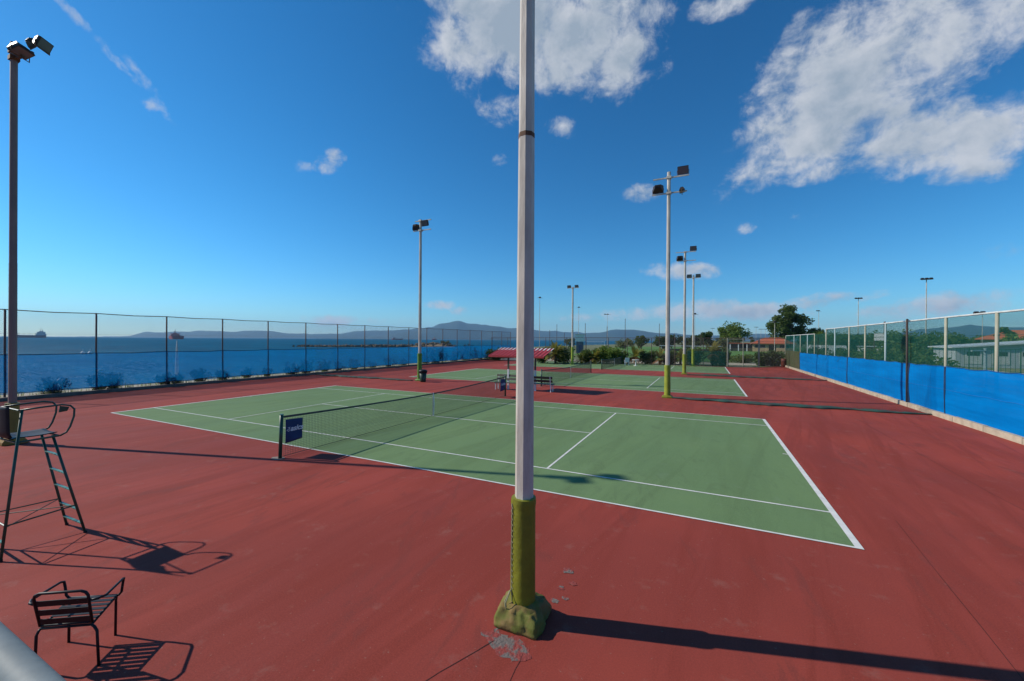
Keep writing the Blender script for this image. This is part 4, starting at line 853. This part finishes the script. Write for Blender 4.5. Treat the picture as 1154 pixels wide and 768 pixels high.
# right: warehouse, orange roofed house, caravans, kiosk, sign
wh=empty('warehouse',at(1122,52),'grey metal warehouse with pale single pitch roof behind the netted fence','building',rz=face(1118)+R(18))
mb=MB(); x,y=4.7,4; hl,hr_=2.4,3.3
mb.add([(-x,-y,0),(x,-y,0),(x,y,0),(-x,y,0),(-x,-y,hl),(x,-y,hr_),(x,y,hr_),(-x,y,hl)],[(0,1,5,4),(1,2,6,5),(2,3,7,6),(3,0,4,7)]); mb.build('wall',M_grey,wh)
mb=MB(); rt=Euler((0,-math.atan2(hr_-hl,2*x),0)).to_matrix(); mb.box((0,0,(hl+hr_)/2+.1),(2*x+1.0,2*y+1,.16),rt); mb.build('roof',M_roofg,wh)
for xx in (-3.2,-.9,1.4):
    mb=MB(); mb.box((xx,-y-.02,1.25),(1.5,.06,1.7)); o=mb.build('door',mat('pale_door',(.42,.44,.42),.6),wh); mb=MB(); mb.box((xx,-y-.06,1.7),(1.1,.03,.5)); mb.build('pane',M_win,o)
mb=MB(); mb.box((3.9,-y-.02,1.5),(1.9,.06,.7)); mb.build('window',M_win,wh)
hs_=empty('tiled_house',at(1148,78),'house with orange tiled hip roof rising behind the grey warehouse','house',rz=face(1148))
mb=MB(); mb.box((0,0,1.9),(9.5,7,3.8)); mb.build('wall',M_tan,hs_)
mb=MB(); hip(mb,9.5,7,3.85,1.75,.7); r_=mb.build('roof',M_tile,hs_)
mb=MB(); mb.box((2.2,0,5.4),(.6,.6,1.0)); mb.build('chimney',M_tan,r_)
for xx in (-2.5,2.5):
    mb=MB(); mb.box((xx,-3.53,2.4),(1.1,.06,1.2)); mb.build('window',M_win,hs_)
def caravan(px,dd,label):
    c=empty('caravan',at(px,dd),label,'caravan','white caravans parked beyond the netted fence',rz=face(px)+R(8))
    mb=MB(); prof=[(-2.1,.5),(2.1,.5),(2.25,1.2),(2.0,2.35),(-1.9,2.35),(-2.25,1.3)]; n=len(prof)
    vs=[(a,-1.05,z) for a,z in prof]+[(a,1.05,z) for a,z in prof]; mb.add(vs,[tuple(range(n)),tuple(reversed(range(n,2*n)))]+[((i+1)%n,i,n+i,n+(i+1)%n) for i in range(n)]); mb.build('body',M_white,c)
    for xx in (-1.2,.9):
        mb=MB(); mb.box((xx,-1.06,1.6),(.9,.04,.55)); mb.build('window',M_win,c)
    for s in (-1,1):
        mb=MB(); mb.tube([(0,s*.85,.32),(0,s*1.03,.32)],.32,14); mb.build('wheel',M_black,c)
    mb=MB(); mb.bar((2.1,0,.5),(3.1,0,.45),.1,.08); mb.build('drawbar',M_dark,c)
    return c
c0=caravan(925,88,'white caravan left of the other one behind the netted fence'); c1=copy_tree(c0,label='white caravan right of the other one behind the netted fence',loc=at(938,80))
kb=empty('kiosk',at(980,74),'low kiosk with white ends and red brown front between the trees','kiosk',rz=face(980))
mb=MB(); mb.box((-1.2,0,1.0),(.9,1.6,2.0)); mb.box((1.2,0,1.0),(.9,1.6,2.0)); mb.build('end_wall',M_white,kb)
mb=MB(); mb.box((0,0,1.1),(1.48,1.5,2.2)); mb.build('front',mat('red_brown_boards',(.17,.05,.04),.8),kb); mb=MB(); mb.box((0,0,2.28),(3.6,1.9,.12)); mb.build('roof',M_roofg,kb)
sg=empty('signboard',at(991,44),'white two panel signboard on brown posts above the netted fence','signboard',rz=face(991))
mb=MB(); mb.tube([(.42,0,0),(.42,0,5.3)],.08,8); mb.tube([(-.42,0,0),(-.42,0,3.2)],.05,8); mb.build('post',mat('brown_post',(.12,.05,.035),.7),sg)
for z in (3.42,3.82):
    mb=MB(); mb.box((-.03,-.1,z),(.80,.03,.36)); mb.build('panel',M_white,sg)
# green picket fence before the warehouse
gp=empty('picket_fence',at(1094,40),'dark green metal bar fence in front of the grey warehouse','fence',rz=face(1094))
mb=MB()
for k in range(23):
    x=-3.3+k*.29; mb.bar((x,0,0),(x,0,2.5),.03,.03)
mb.build('bars',M_greenm,gp,kind='stuff')
for k in range(5):
    x=-3.3+k*1.6; mb=MB(); mb.bar((x,-.05,0),(x,-.05,2.6),.09,.09); mb.build('post',M_greenm,gp)
mb=MB(); mb.bar((-3.3,-.03,2.45),(3.1,-.03,2.45),.04,.05); mb.bar((-3.3,-.03,.25),(3.1,-.03,.25),.04,.05); mb.build('rail',M_greenm,gp)
# red drum and leaning brace in the far right corner
dr=empty('metal_drum',at(883.5,48.6),'rusty red metal drum in the far right corner of the courts','drum')
mb=MB(); mb.tube([(0,0,0),(0,0,.30),(0,0,.33),(0,0,.62),(0,0,.65),(0,0,.98)],[.29,.29,.305,.29,.305,.29],16); mb.build('body',mat('rusty_red_paint',(.16,.03,.025),.6,0,(.10,.04,.02),5),dr,smooth=True)
mb=MB(); mb.tube([(0,0,.98),(0,0,.995)],.27,16); mb.build('lid',M_rust,dr)
mb=MB(); a=at(885.5,49.5,0)-at(873,49.5,0); mb.tube([(0,0,.75),(a.x,a.y,1.62)],.03,6); mb.tube([(a.x,a.y,0),(a.x,a.y,1.65)],.035,6); o=mb.build('brace_pole',M_rail,loc=at(873,49.5)); tag(o,'slanting pale brace pole in the far right corner','pole')
# booth, goals, spectator bench, furniture
bo=empty('field_booth',at(653.5,95),'white box booth on a blue base at the field edge','booth',rz=face(653))
mb=MB(); mb.box((0,0,1.35),(1.7,1.4,2.7)); mb.build('base',mat('blue_grey_boards',(.07,.12,.17),.8),bo); mb=MB(); mb.box((.1,-.72,1.0),(.75,.06,1.9)); mb.build('door',mat('deep_blue_door',(.01,.05,.14),.5),bo)
mb=MB(); mb.box((0,0,3.55),(2.05,1.6,1.6)); mb.build('cabin',mat('pale_grey_green_panel',(.74,.78,.74),.6),bo); mb=MB(); mb.box((0,0,4.4),(2.3,1.9,.1)); mb.build('roof',M_roofg,bo)
def goal(px,dd,mt,label,rz,s=1.0):
    g_=empty('football_goal',at(px,dd),label,'football goal','goals on the field',rz=rz)
    mb=MB(); W_=7.32*s; H_=2.44*s; mb.tube([(-W_/2,0,0),(-W_/2,0,H_),(W_/2,0,H_),(W_/2,0,0)],.07,8); mb.build('goal_frame',mt,g_)
    mb=MB()
    for k in range(31): x=-W_/2+W_*k/30; mb.wire((x,0,H_),(x,1.5*s,0),.008)
    for k in range(1,10): mb.wire((-W_/2,1.5*s*k/10,H_*(1-k/10)),(W_/2,1.5*s*k/10,H_*(1-k/10)),.008)
    mb.build('goal_net',M_white,g_)
goal(671,165,M_white,'white football goal at the seaward end of the field',face(671))
goal(700,76,mat('yellow_goal_paint',(.45,.38,.04),.5),'small yellow framed goal behind the palms',face(700)+R(65),.5)
mb=MB(); mb.box((0,0,1.55),(17,1.0,.16)); 
sb=empty('spectator_stand',at(778,118),'long low pale spectator stand roof beside the field','stand',rz=face(778)); mb.build('roof',M_roofg,sb)
for k in range(6):
    mb=MB(); mb.bar((-8+k*3.2,.2,0),(-8+k*3.2,.2,1.5),.1,.1); mb.build('post',M_white,sb)
mb=MB(); mb.box((0,.3,.35),(16.5,.5,.7)); mb.build('bench_wall',mat('brown_wall',(.14,.10,.075),.9),sb)
# white plastic chair and round table by the far fence
pc=empty('plastic_chair',at(706.5,49.2),'white plastic chair at the far fence beside the white table','chair',rz=R(200))
mb=MB(); mb.box((0,0,.43),(.5,.5,.04)); mb.build('seat',M_white,pc)
mb=MB(); mb.box((0,.25,.7),(.5,.04,.5),Euler((R(-10),0,0)).to_matrix()); mb.build('backrest',M_white,pc)
for x in (-.22,.22):
    for y in (-.22,.22):
        mb=MB(); mb.bar((x,y,0),(x,y,.42),.05,.05); mb.build('leg',M_white,pc)
    mb=MB(); mb.bar((x*1.1,-.22,.65),(x*1.1,.25,.65),.05,.03); mb.bar((x*1.1,-.2,.42),(x*1.1,-.2,.65),.04,.04); mb.build('armrest',M_white,pc)
pt=empty('round_table',at(716.5,48.6),'white round pedestal table at the far fence right of the plastic chair','table')
mb=MB(); mb.tube([(0,0,.70),(0,0,.74)],.42,20); mb.build('tabletop',M_white,pt)
mb=MB(); mb.tube([(0,0,.02),(0,0,.70)],.07,10); mb.build('pedestal',M_white,pt); mb=MB(); mb.tube([(0,0,0),(0,0,.04)],.24,14); mb.build('foot',M_white,pt)
# distant floodlight masts
def mast(px,dd,h,label,heads=1,r_=.11,spread=.9):
    m_=empty('floodlight_mast',at(px,dd),label,'floodlight mast','slim floodlight masts round the sports field',rz=face(px)+R(20))
    mb=MB(); mb.tube([(0,0,0),(0,0,h)],[r_,r_*.6],8); mb.build('shaft',M_galv,m_)
    mb=MB(); mb.bar((-spread,0,h),(spread,0,h),.1,.1); mb.build('crossarm',M_galv,m_)
    for k in (-1,0,1)[:max(2,heads)] if heads>1 else (0,):
        mb=MB(); mb.box((k*spread*.75,-.15,h+.18),(spread*.7,.45,.30),Euler((R(25),0,0)).to_matrix(),top=(.7,.7)); mb.build('floodlight',M_dark,m_)
for px,dd,h,lab,hd,r_ in ((1043.5,84,16.2,'tall slim mast with wide lamp head over the tree belt',3,.13),(967,125,16.5,'tall slim mast left of the white signboard',3,.13),(922.5,170,16.0,'slim mast right of the tallest tree',2,.12),(873,96,7.6,'short cream mast in front of the clubhouse',1,.09),
  (608,125,16.1,'thin mast just right of the nearest pole above the shelter',1,.10),(652,160,16,'thin mast above the white booth',1,.10),(684.5,210,16.5,'very distant thin mast above the low hill',2,.10),(852,400,17,'tiny distant mast left of the clubhouse roof, leftmost of three',3,.16),(857.5,400,15,'tiny distant mast, middle of three over the clubhouse',3,.16),(862.5,400,15,'tiny distant mast, rightmost of three by the tallest tree',3,.16),(803,400,15.5,'tiny distant mast over the rounded dark tree',3,.16),(1107,60,7.4,'thin mast over the grey warehouse',2,.05),(783,120,11,'thin pale mast behind the paired lamp pole',1,.07)):
    mast(px,dd,h,lab,hd,r_,.9 if dd<200 else 1.8)
# ------------------------------------------------------------------ SEA TRAFFIC
M_hullr=mat('red_hull',(.42,.05,.045),.6,0,(.33,.04,.04),.05); M_hulld=mat('dark_red_hull',(.10,.035,.05),.6,0,(.07,.03,.05),.05); M_sup=mat('ship_superstructure',(.55,.52,.52),.6); M_mastd=mat('ship_gear',(.16,.10,.09),.6)
def ship(px,dd,Ln,B,hull,label,rz,hm,supx,sc_=1.0):
    s=empty('cargo_ship',at(px,dd,SEA),label,'ship','ships anchored off the shore',rz=rz)
    mb=MB(); n=12; vs=[]; 
    for j,(z,k) in enumerate(((0,.88),(hull,1.0))):
        for i in range(n+1):
            a=i/n; x=-Ln/2+Ln*a; wv=B/2*min(1,(a*8)**.5,((1-a)*5)**.6 if a<1 else 0); zz_=z+(hull*.25*max(0,(a-.8)/.2) if j else 0)
            vs.append((x*k if a>.5 else x,-wv*k,zz_)); vs.append((x*k if a>.5 else x,wv*k,zz_))
    m2=2*(n+1)
    for i in range(n):
        a=2*i; mb.add([],[]); mb.f+=[]; 
    fs=[]
    for i in range(n):
        a=2*i; fs+=[(a,a+2,m2+a+2,m2+a),(a+3,a+1,m2+a+1,m2+a+3),(m2+a,m2+a+2,m2+a+3,m2+a+1)]
    fs.append((1,0,m2,m2+1)); mb.add(vs,fs); mb.build('hull',hm,s)
    mb=MB(); h0=hull
    for k,(wx,wy,hh) in enumerate(((.13,.80,.42),(.11,.62,.40),(.09,.80,.25),(.05,.3,.25))):
        hh*=sc_; wx*=(1.7 if sc_>1 and hh<.6*sc_ else 1.0); mb.box((supx*Ln,0,h0+hh*hull/2),(wx*Ln,wy*B,hh*hull-.05)); h0+=hh*hull
    mb.build('superstructure',M_sup if hm is not M_hullr else mat('pink_superstructure',(.45,.16,.14),.6),s)
    mb=MB(); mb.tube([(supx*Ln-.04*Ln,0,h0-.5),(supx*Ln-.04*Ln,0,h0+hull*.7)],.04*B,8); mb.bar((supx*Ln+.02*Ln,0,h0),(supx*Ln+.02*Ln,0,h0+hull*1.3),.6,.6); mb.build('funnel',M_mastd,s)
    for k in range(4):
        x=(.38-.18*k)*Ln
        if abs(x/Ln-supx)<.1: continue
        mb=MB(); mb.bar((x,0,hull),(x,0,hull*1.9),.7,.7); mb.bar((x,0,hull*1.85),(x-.07*Ln,0,hull*1.35),.5,.5); mb.build('deck_crane',M_mastd,s)
ship(34,1700,122,18,11,'long dark hulled cargo ship left of the sea fence posts',math.atan2(AR.y,AR.x)+math.pi+R(6),M_hulld,-.34,1.25)
ship(199,1300,80,32,9.5,'red tanker seen bow on with tiered bridge',math.atan2(-at(199,1).y+CAM.y,CAM.x-at(199,1).x)+R(10),M_hullr,-.25,.9)
ship(448,2600,74,14,7,'small red coaster beyond the rocky breakwater',math.atan2(AR.y,AR.x),M_hullr,-.3)
ship(489.5,2600,34,10,7,'tiny red ship above the highest part of the breakwater',math.atan2(AR.y,AR.x)+R(30),M_hullr,0.0)
for i,px in enumerate((93.5,101.5)):
    b_=empty('mooring_buoy',at(px,128,SEA),('left','right')[i]+' one of the two small white buoys on the sea near the fence post','buoy','white buoys')
    mb=MB(); mb.tube([(0,0,-.2),(0,0,.1),(0,0,.6),(0,0,.95),(0,0,1.05)],[.3,.55,.55,.3,.08],12); mb.build('float',M_white,b_,smooth=True); mb=MB(); mb.tube([(0,0,1.0),(0,0,1.9)],.05,6); mb.build('staff',M_white,b_)
# rocky breakwater
rnd.seed(5); mb=MB()
A_=at(334,262); B_=at(508,300)
for k in range(900):
    s=rnd.random(); hgt=.5+.9*max(0,nz(s*7,3)+.3); wd=3
    if s>.72: hgt+=1.9*math.sin((s-.72)/.28*math.pi)**.6; wd=7
    if s<.2 and (s*40)%2<.8: continue
    p=A_.lerp(B_,s)+Vector((rnd.gauss(0,wd*.5),rnd.gauss(0,wd*.5),0)); z=SEA+hgt*rnd.uniform(0,1)
    q=rnd.uniform(.5,1.3); rot=Euler((rnd.random()*3,rnd.random()*3,rnd.random()*3)).to_matrix(); mb.box((p.x,p.y,z),(q*1.6,q*1.2,q),rot,top=(rnd.uniform(.5,.9),rnd.uniform(.5,.9)))
o=mb.build('breakwater_rocks',M_rock); o['kind']='stuff'
def spit(u,v):
    s=.70+u*.32; p=A_.lerp(B_,s); q=math.sin(math.pi*u)**.6*math.sin(math.pi*v); n_=(B_-A_).normalized(); side=Vector((-n_.y,n_.x,0)); p=p+side*(v-.5)*26
    return (p.x,p.y,SEA-.3+q*(2.4+.8*nz(u*6,v*4)))
o=grid_sheet('sand_spit',spit,30,10,mat('brown_sand',(.30,.21,.12),.95,0,(.20,.15,.09),.3)); o['kind']='structure'
for i,(px,dd) in enumerate(((500,296),(505,300))): tree('scrub_tree',at(px,dd,SEA+1.2),3.4,5,('left','right')[i]+' low scrub bush on the seaward sand spit','olive',.1,500,.35,6,i+300,'bushes on the sand spit')
# ------------------------------------------------------------------ HAZE
mh=bpy.data.materials.new('haze'); mh.use_nodes=True; t=mh.node_tree; t.nodes.clear(); v=t.nodes.new('ShaderNodeVolumePrincipled'); oo=t.nodes.new('ShaderNodeOutputMaterial'); t.links.new(v.outputs[0],oo.inputs['Volume'])
v.inputs['Color'].default_value=(.36,.66,1.0,1); v.inputs['Density'].default_value=0.000065; v.inputs['Anisotropy'].default_value=.1
mb=MB(); mb.box((0,0,(SEA-1+480)/2),(24000,24000,480-(SEA-1))); o=mb.build('haze',mh); o['kind']='stuff'
